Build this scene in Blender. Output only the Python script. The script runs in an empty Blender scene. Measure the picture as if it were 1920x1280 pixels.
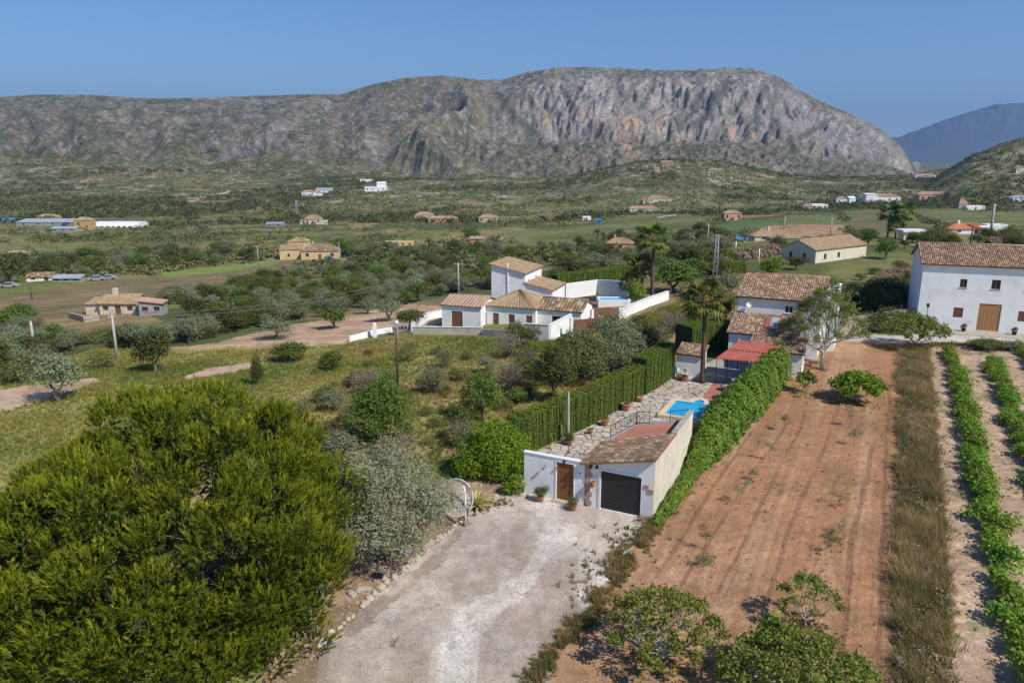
import bpy, math, random, os
import numpy as np
from mathutils import Vector
random.seed(4); RNG=np.random.default_rng(11)
S=bpy.context.scene; COL=S.collection
# ------------------------------------------------------------------ camera
F=1420.; PITCH=math.atan(350/F); CH=22.0
cam=bpy.data.cameras.new('camera'); co=bpy.data.objects.new('camera',cam); COL.objects.link(co)
cam.sensor_width=36; cam.lens=36*F/1920; cam.clip_start=.5; cam.clip_end=40000
co.location=(0,0,CH); co.rotation_euler=(math.pi/2-PITCH,0,0); S.camera=co
# ------------------------------------------------------------------ light
SUN_AZ,SUN_EL=math.radians(131),math.radians(46.5)
w=bpy.data.worlds.new('World'); S.world=w; w.use_nodes=True
nt=w.node_tree; bg=nt.nodes['Background']; sk=nt.nodes.new('ShaderNodeTexSky'); sk.sky_type='NISHITA'
sk.sun_disc=False; sk.sun_elevation=SUN_EL; sk.sun_rotation=SUN_AZ; sk.altitude=0; sk.air_density=1.0; sk.dust_density=.0; sk.ozone_density=4.5
tn=nt.nodes.new('ShaderNodeMix'); tn.data_type='RGBA'; tn.blend_type='MULTIPLY'; tn.inputs[0].default_value=1; tn.inputs[7].default_value=(.61,.74,.89,1); nt.links.new(sk.outputs[0],tn.inputs[6]); nt.links.new(tn.outputs[2],bg.inputs[0]); bg.inputs[1].default_value=.090
sl=bpy.data.lights.new('sun','SUN'); sl.energy=3.5; sl.angle=math.radians(.5); sl.color=(1,.95,.87)
so=bpy.data.objects.new('sun',sl); COL.objects.link(so)
sv=Vector((math.sin(SUN_AZ)*math.cos(SUN_EL),math.cos(SUN_AZ)*math.cos(SUN_EL),math.sin(SUN_EL)))
so.rotation_euler=(-sv).to_track_quat('-Z','Y').to_euler(); so.location=(60,-20,120)
S.view_settings.view_transform='Standard'; S.view_settings.look='None'; S.view_settings.exposure=.50; S.view_settings.gamma=1
S.cycles.max_bounces=6; S.cycles.diffuse_bounces=3; S.cycles.glossy_bounces=2; S.cycles.transmission_bounces=3; S.cycles.transparent_max_bounces=6; S.cycles.volume_bounces=0
S.cycles.use_denoising=True
HAZE=7.6e-5
hm=bpy.data.materials.new('haze'); hm.use_nodes=True; hn=hm.node_tree; hn.nodes.remove(hn.nodes['Principled BSDF']); hv=hn.nodes.new('ShaderNodeVolumePrincipled'); hv.inputs['Color'].default_value=(.34,.56,1,1); hv.inputs['Density'].default_value=HAZE; hv.inputs['Anisotropy'].default_value=.2
hn.links.new(hv.outputs[0],hn.nodes['Material Output'].inputs['Volume'])

# ------------------------------------------------------------------ noise
def _h(ix,iy,s):
    n=(ix.astype(np.int64)*374761393+iy.astype(np.int64)*668265263+s*1442695041)&0xffffffff
    n=((n^(n>>13))*1274126177)&0xffffffff; n=n^(n>>16); return (n&0xffff)/65535.0
def vn(x,y,s=0):
    x=np.asarray(x,float); y=np.asarray(y,float); ix=np.floor(x); iy=np.floor(y); fx=x-ix; fy=y-iy
    fx=fx*fx*fx*(fx*(fx*6-15)+10); fy=fy*fy*fy*(fy*(fy*6-15)+10)
    a=_h(ix,iy,s); b=_h(ix+1,iy,s); c=_h(ix,iy+1,s); d=_h(ix+1,iy+1,s)
    return (a+(b-a)*fx+(c-a)*fy+(a-b-c+d)*fx*fy)*2-1
def fbm(x,y,o=4,s=0,g=.5):
    r=0; a=1; t=0
    for i in range(o): r=r+a*vn(x*2**i+i*17.3,y*2**i-i*9.1,s+i); t+=a; a*=g
    return r/t
def ridged(x,y,o=4,s=0):
    r=0; a=1; t=0
    for i in range(o): r=r+a*(1-np.abs(vn(x*2**i+i*7.7,y*2**i+i*3.3,s+i))*2); t+=a; a*=.5
    return r/t
def ss(a,b,x):
    t=np.clip((x-a)/(b-a),0,1); return t*t*(3-2*t)
# ------------------------------------------------------------------ terrain height
def zy(v):
    up=-(v-640)/F; return (-math.sin(PITCH)+up*math.cos(PITCH))/(math.cos(PITCH)+up*math.sin(PITCH))
def prof(pts,Y):   # silhouette (u,v) at depth Y -> (column, z)
    us=[];zs=[]
    for u,v in pts:
        up=-(v-640)/F; us.append(960+F*((u-960)/F)/(math.cos(PITCH)+up*math.sin(PITCH))); zs.append(CH+Y*zy(v))
    return us,zs
P1150=prof([(0,348),(250,350),(400,352),(560,348),(700,340),(850,337),(1000,333),(1060,328),(1120,316),(1190,300),(1270,290),(1330,295),(1400,306),(1460,322),(1520,331),(1650,327),(1760,318),(1920,312)],1150)
TAB=[(0,[0],[0]),(62,[0],[0]),(100,[0,700,1150,1300],[-3.5,-2.0,-.2,0]),(180,[0,600,1000,1350,1600],[-10,-9,-5,-.8,-.3]),
 (300,[0,700,1200,1500,1920],[-21,-20,-14,-7,-5]),(700,[0,1000,1400,1600,1920],[-33,-32,-28,-23,-20]),(1150,)+P1150,
 (1350,[0,400,560,800,1000,1300,1700,1920],[15,0,-12,-22,-26,-22,-32,-40])]
RU,RZ=prof([(-300,200),(-80,176),(0,182),(60,178),(170,178),(280,185),(400,183),(480,180),(560,178),(640,177),(700,158),(760,146),(830,142),(900,150),(940,150),(990,136),(1050,126),(1120,127),(1200,132),(1290,132),(1370,128),(1420,131),(1470,150),(1530,187),(1580,208),(1640,236),(1685,268),(1702,290),(1714,318),(1740,330)],2500)
def H(x,y):
    x=np.asarray(x,float); y=np.maximum(np.asarray(y,float),1.); ua=960+F*x/y
    def base(yy):
        r=np.zeros_like(ua)
        for k in range(len(TAB)-1):
            y0,y1=TAB[k][0],TAB[k+1][0]; m=(yy>=y0)&(yy<y1)
            if m.any():
                a=np.interp(ua[m],TAB[k][1],TAB[k][2]); b=np.interp(ua[m],TAB[k+1][1],TAB[k+1][2]); t=(yy[m]-y0)/(y1-y0); r[m]=a+(b-a)*t
        m=yy>=1350
        if m.any():
            um=ua[m]; y_=yy[m]; b0=np.interp(um,TAB[-1][1],TAB[-1][2]); rz=np.interp(um,RU,RZ)
            Yr=2500.; cl=ss(860,1060,um)
            xx=um*1.55; wv=y_*.35
            wx=xx+34*fbm(xx/210,wv/110,3,5)+14*fbm(wv/40,xx/60,3,6)
            t=(y_-1350)/(Yr-1350); dg=t*340; but=.22*ridged(wx/230+dg/260,wv/240,2,31)+.40*fbm(wx/110+dg/150,dg/60,4,33)+.38*ridged(wx/60-dg/90,dg/42,4,36); fl=fbm(wx/17,dg/14,4,41)
            md=.5+.5*ss(-.4,.4,vn(xx/300,wv/300,44))
            tc=np.clip(t+.027*but*md*ss(.05,.3,t)*(1-ss(.8,1,t))+.026*fl*(1-ss(.9,1.02,t)),0,1.6)
            l1=.07*vn(xx/260,0*xx,8)+.03*fbm(xx/60,t*5,3,9); l2=.07*vn(xx/190,0*xx+5,18)+.03*fbm(xx/70,t*5,3,19)
            Sc=.14*ss(.0,.45,tc)+.24*ss(.42+l1,.53+l1,tc)+.16*np.clip((tc-.5)/.25,0,1)+.20*ss(.60+l2,.70+l2,tc)+.26*np.clip((tc-.66)/.34,0,1)**.8
            Sc=.58*Sc+.42*(.10*tc+.90*np.clip((tc-.12)/.88,0,1)**.9)
            gl=ridged(xx/300+.5*vn(wv/120,xx/260,3)+wv*.0016,wv/700,3,61); g2=ridged(xx/105+.7*vn(wv/70,xx/120,4)-wv*.004,wv/260,4,71)
            tl=np.clip(t,0,1.6); bump=np.clip(4*tl*(1-tl),0,1)
            Sl=tl**1.1+bump*(.21*gl+.085*g2)-.12*bump+.035*bump*fbm(wx/50,wv/30,4,72)
            Sm=Sl*(1-cl)+Sc*cl
            Sm=Sm+(.006+.020*cl)*fbm(xx/15,wv/11,4,91)+.014*cl*fbm(xx/45,wv/22,3,95)*np.clip(bump*2,0,1)+.004*vn(xx/9,wv/5,93)
            z=b0+(rz-b0)*Sm
            over=np.clip(t-1,0,1); z=np.where(t>1,np.maximum(rz,0)*(1-over*over*14)-over*60,z); z=np.maximum(z,-40-0*z)
            out=ss(1700,1722,um); z=z*(1-out)+out*(b0+(-40-b0)*ss(0,.6,t))
            far=ss(6200,8600,y_)*(1-ss(8600,11500,y_)); dz=np.interp(um,[1480,1640,1690,1740,1800,1850,1890,1940,2000,2300],[-40,150,260,400,480,545,560,640,690,800])
            dz=dz+55*ridged(um/60,y_/700,4,7)*far
            z=np.where(y_>6200,np.maximum(z,-40+(dz+40)*far),z)
            r[m]=z
        return r
    z=(base(y*.95)+base(y)+base(y*1.05))/3
    z=np.where(y>1500,base(y),z)
    hz=np.interp(ua,[1690,1770,1800,1840,1880,1920,2100],[-30,8,20,30,38,42,60]); hz=hz+2.5*fbm(x/30,y/30,3,3)
    z=np.where(ua>1690,z+np.maximum(hz-z,0)*np.exp(-((y-900)/170)**2),z)
    amp=.12*ss(70,110,y)+1.1*ss(130,300,y)*(1-ss(1350,1500,y))+2.*ss(800,1100,y)*(1-ss(1350,1500,y))
    z=z+amp*fbm(x/38,y/38,4,21)
    return z
def ground(x,y): return float(H(np.array([x]),np.array([y]))[0])
_ys=np.exp(np.linspace(math.log(14),math.log(2600),2600))
def ray(u,v):
    r=(u-960)/F; up=-(v-640)/F
    return np.array([r,math.cos(PITCH)+up*math.sin(PITCH),-math.sin(PITCH)+up*math.cos(PITCH)])
def at(u,v):
    d=ray(u,v); d=d/d[1]; z=CH+d[2]*_ys; g=H(d[0]*_ys,_ys); k=np.argmax(z<=g)
    if z[k]>g[k]: k=len(_ys)-1
    if k>0:
        a=z[k-1]-g[k-1]; b=g[k]-z[k]; t=a/(a+b+1e-9); y=_ys[k-1]+(_ys[k]-_ys[k-1])*t
    else: y=_ys[0]
    return Vector((d[0]*y,y,ground(d[0]*y,y)))
def ath(u,v,z):    # point of the sight line at height z
    d=ray(u,v); t=(z-CH)/d[2]; return Vector((d[0]*t,d[1]*t,z))
def ppm(p): return F/(p[1]*math.cos(PITCH)-(p[2]-CH)*math.sin(PITCH))   # photo pixels per metre there
# estate frame: origin at the garage's front left corner
EO=Vector((4.855,44.94,0)); EA=math.radians(26)
def E(x,y,z=0): return Vector((EO.x+x*math.cos(EA)+y*math.sin(EA),EO.y-x*math.sin(EA)+y*math.cos(EA),z))
# ------------------------------------------------------------------ materials
def newmat(n):
    m=bpy.data.materials.new(n); m.use_nodes=True; return m,m.node_tree,m.node_tree.nodes['Principled BSDF']
def N(nt,t,**k):
    n=nt.nodes.new(t)
    for a,b in k.items():
        if isinstance(a,str) and hasattr(n,a): setattr(n,a,b)
    return n
def pmat(name,c1,c2=None,scale=3.,rough=.85,bump=0.,bscale=None,metal=0.,spec=.3,detail=5,lo=.35,hi=.65,coords='Object'):
    m,nt,b=newmat(name); L=nt.links; c2=c2 or tuple(x*.85 for x in c1)
    tc=N(nt,'ShaderNodeTexCoord'); no=N(nt,'ShaderNodeTexNoise'); no.inputs['Scale'].default_value=scale; no.inputs['Detail'].default_value=detail; no.inputs['Roughness'].default_value=.65
    L.new(tc.outputs[coords],no.inputs['Vector'])
    mr=N(nt,'ShaderNodeMapRange'); mr.inputs['From Min'].default_value=lo; mr.inputs['From Max'].default_value=hi; L.new(no.outputs['Fac'],mr.inputs['Value'])
    mx=N(nt,'ShaderNodeMix',data_type='RGBA'); mx.inputs[6].default_value=(*c1,1); mx.inputs[7].default_value=(*c2,1); L.new(mr.outputs[0],mx.inputs[0]); L.new(mx.outputs[2],b.inputs['Base Color'])
    b.inputs['Roughness'].default_value=rough; b.inputs['Metallic'].default_value=metal; b.inputs['Specular IOR Level'].default_value=spec
    if bump:
        n2=N(nt,'ShaderNodeTexNoise'); n2.inputs['Scale'].default_value=bscale or scale*4; n2.inputs['Detail'].default_value=5; L.new(tc.outputs[coords],n2.inputs['Vector'])
        bp=N(nt,'ShaderNodeBump'); bp.inputs['Strength'].default_value=bump; bp.inputs['Distance'].default_value=.05; L.new(n2.outputs['Fac'],bp.inputs['Height']); L.new(bp.outputs[0],b.inputs['Normal'])
    return m
def leafmat(name,c1,c2,trans=.28,rough=.55,spec=.25,c3=None,objvar=.25):
    m,nt,b=newmat(name); L=nt.links; g=(1.68,1.5,1.2); c1=tuple(x*q for x,q in zip(c1,g)); c2=tuple(x*q for x,q in zip(c2,g)); c3=c3 and tuple(min(.6,x*q*.9) for x,q in zip(c3,g))
    at_=N(nt,'ShaderNodeAttribute'); at_.attribute_name='tint'
    cr=N(nt,'ShaderNodeValToRGB'); e=cr.color_ramp.elements; e[0].color=(*c1,1); e[1].color=(*c2,1)
    if c3: q=e.new(.93); q.color=(*c2,1); e[-1].color=(*c3,1)
    L.new(at_.outputs['Fac'],cr.inputs[0])
    oi=N(nt,'ShaderNodeObjectInfo'); mr=N(nt,'ShaderNodeMapRange'); mr.inputs['To Min'].default_value=1-objvar; mr.inputs['To Max'].default_value=1+objvar; L.new(oi.outputs['Random'],mr.inputs['Value'])
    hs=N(nt,'ShaderNodeHueSaturation'); L.new(cr.outputs[0],hs.inputs['Color']); L.new(mr.outputs[0],hs.inputs['Value'])
    m2=N(nt,'ShaderNodeMapRange'); m2.inputs['To Min'].default_value=.5-.03*(objvar>0); m2.inputs['To Max'].default_value=.5+.02*(objvar>0); L.new(oi.outputs['Random'],m2.inputs['Value']); L.new(m2.outputs[0],hs.inputs['Hue'])
    L.new(hs.outputs[0],b.inputs['Base Color']); b.inputs['Roughness'].default_value=rough; b.inputs['Specular IOR Level'].default_value=spec
    tr=N(nt,'ShaderNodeBsdfTranslucent'); L.new(hs.outputs[0],tr.inputs[0]); ms=N(nt,'ShaderNodeMixShader'); ms.inputs[0].default_value=trans
    out=nt.nodes['Material Output']; L.new(b.outputs[0],ms.inputs[1]); L.new(tr.outputs[0],ms.inputs[2]); L.new(ms.outputs[0],out.inputs[0])
    return m
def tilemat(name,cols,dirt=(.10,.085,.065),dirtamt=.45):
    m,nt,b=newmat(name); L=nt.links
    uv=N(nt,'ShaderNodeUVMap'); uv.uv_map='UVMap'; fl=N(nt,'ShaderNodeVectorMath',operation='FLOOR'); L.new(uv.outputs[0],fl.inputs[0])
    wn=N(nt,'ShaderNodeTexWhiteNoise'); wn.noise_dimensions='3D'; L.new(fl.outputs[0],wn.inputs['Vector'])
    cr=N(nt,'ShaderNodeValToRGB'); cr.color_ramp.interpolation='CONSTANT'; el=cr.color_ramp.elements
    for i,c in enumerate(cols):
        q=el[i] if i<2 else el.new(i/len(cols)); q.position=i/len(cols); q.color=(*c,1)
    L.new(wn.outputs['Value'],cr.inputs[0])
    tc=N(nt,'ShaderNodeTexCoord'); no=N(nt,'ShaderNodeTexNoise'); no.inputs['Scale'].default_value=.9; no.inputs['Detail'].default_value=8; no.inputs['Roughness'].default_value=.7; L.new(tc.outputs['Object'],no.inputs['Vector'])
    mr=N(nt,'ShaderNodeMapRange'); mr.inputs['From Min'].default_value=.42; mr.inputs['From Max'].default_value=.68; mr.inputs['To Max'].default_value=dirtamt*1.6; L.new(no.outputs['Fac'],mr.inputs['Value'])
    mx=N(nt,'ShaderNodeMix',data_type='RGBA'); mx.inputs[7].default_value=(*dirt,1); L.new(cr.outputs[0],mx.inputs[6]); L.new(mr.outputs[0],mx.inputs[0]); L.new(mx.outputs[2],b.inputs['Base Color'])
    b.inputs['Roughness'].default_value=.9; b.inputs['Specular IOR Level'].default_value=.2
    return m
M={}
M['white']=pmat('white_plaster',(.85,.85,.84),(.62,.61,.58),.55,.9,.25,20,detail=9,lo=.48,hi=.82)
M['cream']=pmat('cream_plaster',(.66,.60,.47),(.44,.38,.28),.8,.9,.4,14,detail=8,lo=.45,hi=.8)
M['yellow']=pmat('yellow_plaster',(.68,.52,.28),(.55,.42,.22),.6,.9)
M['peach']=pmat('peach_plaster',(.60,.38,.23),(.50,.31,.19),.6,.9)
M['ochre']=pmat('ochre_plaster',(.58,.36,.14),(.48,.3,.12),.6,.9)
M['greyw']=pmat('grey_concrete',(.38,.37,.35),(.26,.25,.24),1.2,.9,.3,12)
M['stone']=pmat('dry_stone',(.42,.35,.25),(.22,.18,.13),2.2,.95,1.,6)
M['rockm']=pmat('pale_rock',(.50,.44,.36),(.30,.26,.21),2.5,.95,1.,9)
M['brick']=pmat('clay_brick',(.48,.25,.16),(.36,.19,.13),3,.9,.3,20)
M['quoin']=pmat('pink_brick',(.50,.33,.25),(.40,.26,.2),4,.9,.3,20)
M['wood']=pmat('varnished_wood',(.27,.115,.038),(.19,.075,.025),2,.6,.2,30)
M['lwood']=pmat('light_wood',(.42,.22,.085),(.34,.17,.07),1.2,.6,.2,20)
M['bwood']=pmat('brown_shutter',(.24,.10,.06),(.18,.08,.05),2,.7)
M['darkdoor']=pmat('dark_metal_door',(.035,.034,.036),(.028,.027,.028),2,.5,.1,10)
M['iron']=pmat('black_iron',(.03,.03,.032),(.02,.02,.02),5,.5)
M['galv']=pmat('galvanised_steel',(.42,.43,.45),(.32,.33,.34),4,.5,metal=.3)
M['conc']=pmat('pole_concrete',(.47,.46,.43),(.36,.35,.32),3,.9)
M['dpole']=pmat('dark_timber_pole',(.11,.085,.06),(.07,.055,.04),5,.9)
M['wht']=pmat('white_paint',(.8,.8,.8),(.72,.72,.71),2,.5)
M['glass']=pmat('window_glass',(.03,.035,.045),(.02,.025,.03),1,.12,spec=.7)
M['dark']=pmat('dark_interior',(.03,.027,.025),(.02,.02,.02),1,.9)
M['terra']=pmat('terracotta',(.46,.20,.10),(.36,.16,.08),6,.85)
M['deck']=pmat('terracotta_paving',(.42,.165,.105),(.25,.13,.095),.7,.8,.2,30,detail=8,lo=.4,hi=.72)
M['sheet']=pmat('red_sheet_roof',(.43,.115,.085),(.30,.085,.065),.8,.7,.2,12)
M['cope']=pmat('cream_coping',(.68,.55,.36),(.58,.47,.32),2,.8)
M['pool']=pmat('pool_tile',(.02,.33,.62),(.03,.40,.68),2,.3)
M['bark']=pmat('grey_bark',(.20,.165,.125),(.12,.10,.08),4,.95,.6,14)
M['pbark']=pmat('pale_bark',(.42,.39,.34),(.30,.28,.24),4,.9,.3,14)
M['twig']=pmat('dead_twigs',(.26,.22,.18),(.18,.15,.12),2,.95)
M['palmbark']=pmat('palm_trunk_bark',(.14,.10,.075),(.09,.065,.05),6,.95,.8,12)
M['palmtop']=pmat('palm_boot_fibre',(.36,.15,.07),(.24,.10,.05),6,.95,.8,12)
M['blue']=pmat('blue_tarpaulin',(.06,.25,.55),(.05,.2,.45),2,.5)
M['wire']=pmat('power_cable',(.16,.16,.16),(.13,.13,.13),2,.6)
M['bluesh']=pmat('blue_grey_roof',(.34,.38,.42),(.26,.3,.33),.3,.6)
M['bluedoor']=pmat('deep_blue_shutter',(.05,.06,.22),(.04,.05,.18),2,.6)
M['car']=pmat('silver_car_paint',(.5,.52,.54),(.48,.5,.52),1,.25,metal=.5,spec=.6)
M['tyre']=pmat('rubber',(.02,.02,.02),(.03,.03,.03),4,.9)
TC=[(.40,.25,.15),(.30,.19,.12),(.48,.32,.20),(.22,.15,.10),(.38,.21,.12),(.50,.38,.26),(.27,.18,.12)]
M['tile']=tilemat('clay_barrel_tiles',TC,dirtamt=.35)
M['oldtile']=tilemat('lichened_barrel_tiles',[(.34,.22,.135),(.22,.15,.10),(.42,.28,.17),(.17,.125,.09),(.36,.19,.10),(.44,.35,.25),(.27,.17,.10)],(.11,.095,.065),.5)
M['tanroof']=tilemat('tan_roof_tiles',[(.36,.25,.15),(.32,.22,.13),(.40,.28,.17),(.34,.24,.15)],(.2,.15,.1),.3)
M['redroof']=tilemat('orange_roof_tiles',[(.55,.20,.10),(.50,.18,.09),(.58,.24,.13)],(.3,.12,.07),.3)
M['pinkroof']=tilemat('faded_pink_roof',[(.42,.28,.20),(.38,.25,.18),(.45,.31,.23)],(.27,.19,.14),.3)
L_={}
L_['pine']=leafmat('pine_needles',(.024,.046,.007),(.165,.205,.013),.26,c3=(.27,.28,.025),objvar=0)
L_['olive']=leafmat('olive_leaves',(.072,.100,.062),(.185,.225,.155),.22,objvar=.18)
L_['silver']=leafmat('silver_olive_leaves',(.085,.11,.075),(.26,.285,.215),.22,c3=(.36,.38,.30),objvar=0)
L_['green']=leafmat('green_leaves',(.036,.064,.013),(.105,.15,.028),.28)
L_['dark']=leafmat('dark_leaves',(.032,.05,.015),(.085,.108,.032),.25)
L_['bright']=leafmat('bright_green_leaves',(.05,.11,.010),(.15,.24,.014),.33,c3=(.30,.32,.03),objvar=0)
L_['fig']=leafmat('fig_leaves',(.05,.09,.018),(.15,.22,.045),.33,c3=(.24,.28,.06),objvar=.1)
L_['scrub']=leafmat('scrub_leaves',(.062,.076,.028),(.14,.155,.06),.25,objvar=.3)
L_['hedge']=leafmat('cypress_hedge',(.03,.068,.009),(.095,.165,.02),.25,objvar=.08)
L_['ivy']=leafmat('creeper_leaves',(.055,.11,.015),(.14,.23,.035),.3,c3=(.25,.28,.07),objvar=0)
L_['vine']=leafmat('vine_leaves',(.06,.13,.015),(.17,.28,.035),.33,objvar=.15)
L_['palm']=leafmat('palm_fronds',(.045,.075,.015),(.12,.16,.035),.25,c3=(.26,.24,.09),objvar=.15)
L_['agave']=leafmat('agave_leaves',(.14,.17,.05),(.38,.34,.14),.1,objvar=.0)
L_['grass']=leafmat('meadow_grass',(.085,.12,.022),(.22,.20,.07),.3,c3=(.32,.25,.12),objvar=0)
L_['dry']=leafmat('dry_grass',(.095,.10,.038),(.23,.175,.095),.3,c3=(.33,.27,.16),objvar=0)
L_['pink']=leafmat('pink_blossom',(.10,.10,.05),(.34,.19,.22),.25,objvar=0)
L_['dead']=leafmat('grey_twig_foliage',(.13,.12,.085),(.24,.21,.16),.2,objvar=.2)
# ------------------------------------------------------------------ mesh helpers
def arr_mesh(name,verts,faces,mat=None,smooth=False,tint=None,uv=None,mats=None,midx=None,col=None):
    me=bpy.data.meshes.new(name); V=np.asarray(verts,np.float32).reshape(-1,3); Fc=np.asarray(faces,np.int32); n=Fc.shape[1]
    me.vertices.add(len(V)); me.vertices.foreach_set('co',V.ravel()); me.loops.add(Fc.size); me.loops.foreach_set('vertex_index',Fc.ravel())
    me.polygons.add(len(Fc)); me.polygons.foreach_set('loop_start',np.arange(0,Fc.size,n,dtype=np.int32)); me.polygons.foreach_set('loop_total',np.full(len(Fc),n,np.int32))
    if smooth: me.polygons.foreach_set('use_smooth',np.ones(len(Fc),bool))
    for m in (mats or [mat]): me.materials.append(m)
    if midx is not None: me.polygons.foreach_set('material_index',np.asarray(midx,np.int32))
    if tint is not None: a=me.attributes.new('tint','FLOAT','POINT'); a.data.foreach_set('value',np.asarray(tint,np.float32))
    if col is not None: a=me.attributes.new('Col','FLOAT_COLOR','POINT'); a.data.foreach_set('color',np.asarray(col,np.float32).ravel())
    me.update(calc_edges=True); return me
class MB:
    def __init__(s): s.v=[]; s.f=[]; s.m=[]; s.uv={}; s.sm=[]
    def poly(s,pts,m=0,uv=None,smooth=False):
        b=len(s.v); s.v+= [tuple(p) for p in pts]; s.f.append(tuple(range(b,b+len(pts)))); s.m.append(m); s.sm.append(smooth)
        if uv: s.uv[len(s.f)-1]=uv
    def box(s,x0,y0,z0,x1,y1,z1,m=0):
        b=len(s.v); s.v+=[(x0,y0,z0),(x1,y0,z0),(x1,y1,z0),(x0,y1,z0),(x0,y0,z1),(x1,y0,z1),(x1,y1,z1),(x0,y1,z1)]
        for q in ((0,3,2,1),(4,5,6,7),(0,1,5,4),(1,2,6,5),(2,3,7,6),(3,0,4,7)): s.f.append(tuple(b+i for i in q)); s.m.append(m); s.sm.append(False)
    def prism(s,pts,z0,z1,m=0):   # pts counter-clockwise from above
        n=len(pts); b=len(s.v); s.v+=[(p[0],p[1],z0) for p in pts]+[(p[0],p[1],z1) for p in pts]
        s.f.append(tuple(b+i for i in range(n-1,-1,-1))); s.f.append(tuple(b+n+i for i in range(n))); s.m+=[m,m]; s.sm+=[False,False]
        for i in range(n): j=(i+1)%n; s.f.append((b+i,b+j,b+n+j,b+n+i)); s.m.append(m); s.sm.append(False)
    def tube(s,pts,rad,n=6,m=0,cap=True):
        pts=[Vector(p) for p in pts]; b=len(s.v)
        if not hasattr(rad,'__len__'): rad=[rad]*len(pts)
        up=Vector((.01,.02,1))
        for i,p in enumerate(pts):
            d=(pts[min(i+1,len(pts)-1)]-pts[max(i-1,0)]).normalized(); a=d.cross(Vector((.3,1,.1)) if abs(d.z)>.8 else up).normalized(); c=d.cross(a)
            for k in range(n): t=2*math.pi*k/n; s.v.append(tuple(p+(a*math.cos(t)+c*math.sin(t))*rad[i]))
        for i in range(len(pts)-1):
            for k in range(n): s.f.append((b+i*n+k,b+i*n+(k+1)%n,b+(i+1)*n+(k+1)%n,b+(i+1)*n+k)); s.m.append(m); s.sm.append(True)
        if cap: s.f.append(tuple(b+k for k in range(n-1,-1,-1))); s.f.append(tuple(b+(len(pts)-1)*n+k for k in range(n))); s.m+=[m,m]; s.sm+=[False,False]
    def lathe(s,pr,c=(0,0),n=14,m=0):
        b=len(s.v)
        for r,z in pr:
            for k in range(n): t=2*math.pi*k/n; s.v.append((c[0]+r*math.cos(t),c[1]+r*math.sin(t),z))
        for i in range(len(pr)-1):
            for k in range(n): s.f.append((b+i*n+k,b+i*n+(k+1)%n,b+(i+1)*n+(k+1)%n,b+(i+1)*n+k)); s.m.append(m); s.sm.append(True)
    def mesh(s,name,mats):
        me=bpy.data.meshes.new(name); me.from_pydata(s.v,[],s.f); mats=mats if isinstance(mats,(list,tuple)) else [mats]
        for m in mats: me.materials.append(m)
        me.polygons.foreach_set('material_index',s.m); me.polygons.foreach_set('use_smooth',s.sm)
        if s.uv:
            ul=me.uv_layers.new(name='UVMap')
            for fi,uv in s.uv.items():
                st=me.polygons[fi].loop_start
                for k,c in enumerate(uv): ul.data[st+k].uv=c
        me.update(); return me
    def obj(s,name,mats,parent=None,loc=None): return link(name,s.mesh(name,mats),parent,loc)
def link(name,me,parent=None,loc=None,rz=None,sc=None):
    o=bpy.data.objects.new(name,me); COL.objects.link(o)
    if parent: o.parent=parent
    if loc is not None: o.location=loc
    if rz is not None: o.rotation_euler=(0,0,rz)
    if sc is not None: o.scale=(sc,)*3 if not hasattr(sc,'__len__') else sc
    return o
def tag(o,label,cat,group=None,kind=None):
    if label: o['label']=label
    if cat: o['category']=cat
    if group: o['group']=group
    if kind: o['kind']=kind
    return o
def thing(name,label,cat,loc=(0,0,0),rz=0,group=None,sc=None):
    o=link(name,None,None,loc,rz,sc); o.empty_display_size=.3; return tag(o,label,cat,group)
def ething(name,label,cat,x=0,y=0,z=0,group=None): return thing(name,label,cat,E(x,y,z),-EA,group)
# ------------------------------------------------------------------ ground painting: what grows or lies where (cliff gully shade and far haze painted in)
def pip(x,y,P):
    r=np.zeros(x.shape,bool); n=len(P)
    for i in range(n):
        x0,y0=P[i]; x1,y1=P[(i+1)%n]
        if y0==y1: continue
        c=((y0>y)!=(y1>y))&(x<(x1-x0)*(y-y0)/(y1-y0)+x0); r^=c
    return r
def G(pts): return [tuple(at(u,v)[:2]) for u,v in pts]
ZONES={}
def zone(n,pts,jit): ZONES[n]=(G(pts),jit)
zone('strip',[(1690,648),(1736,650),(1745,760),(1755,900),(1772,1100),(1788,1310),(1682,1310),(1685,1000),(1686,800)],.5)
ZONES['vineyard']=(G([(1738,655),(1760,646),(1990,652),(2150,760),(2250,1310),(1795,1310),(1770,1000),(1755,800)]),.4)
zone('field',[(1462,702),(1505,655),(1560,640),(1640,640),(1692,648),(1690,800),(1688,1000),(1690,1310),(930,1310),(1070,1175),(1215,985),(1245,925),(1310,850),(1395,770)],.35)
zone('drive',[(480,1310),(600,1225),(690,1130),(800,1030),(880,965),(935,932),(985,922),(1240,968),(1205,985),(1195,1020),(1165,1060),(1110,1130),(1050,1205),(985,1310)],.28)
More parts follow.
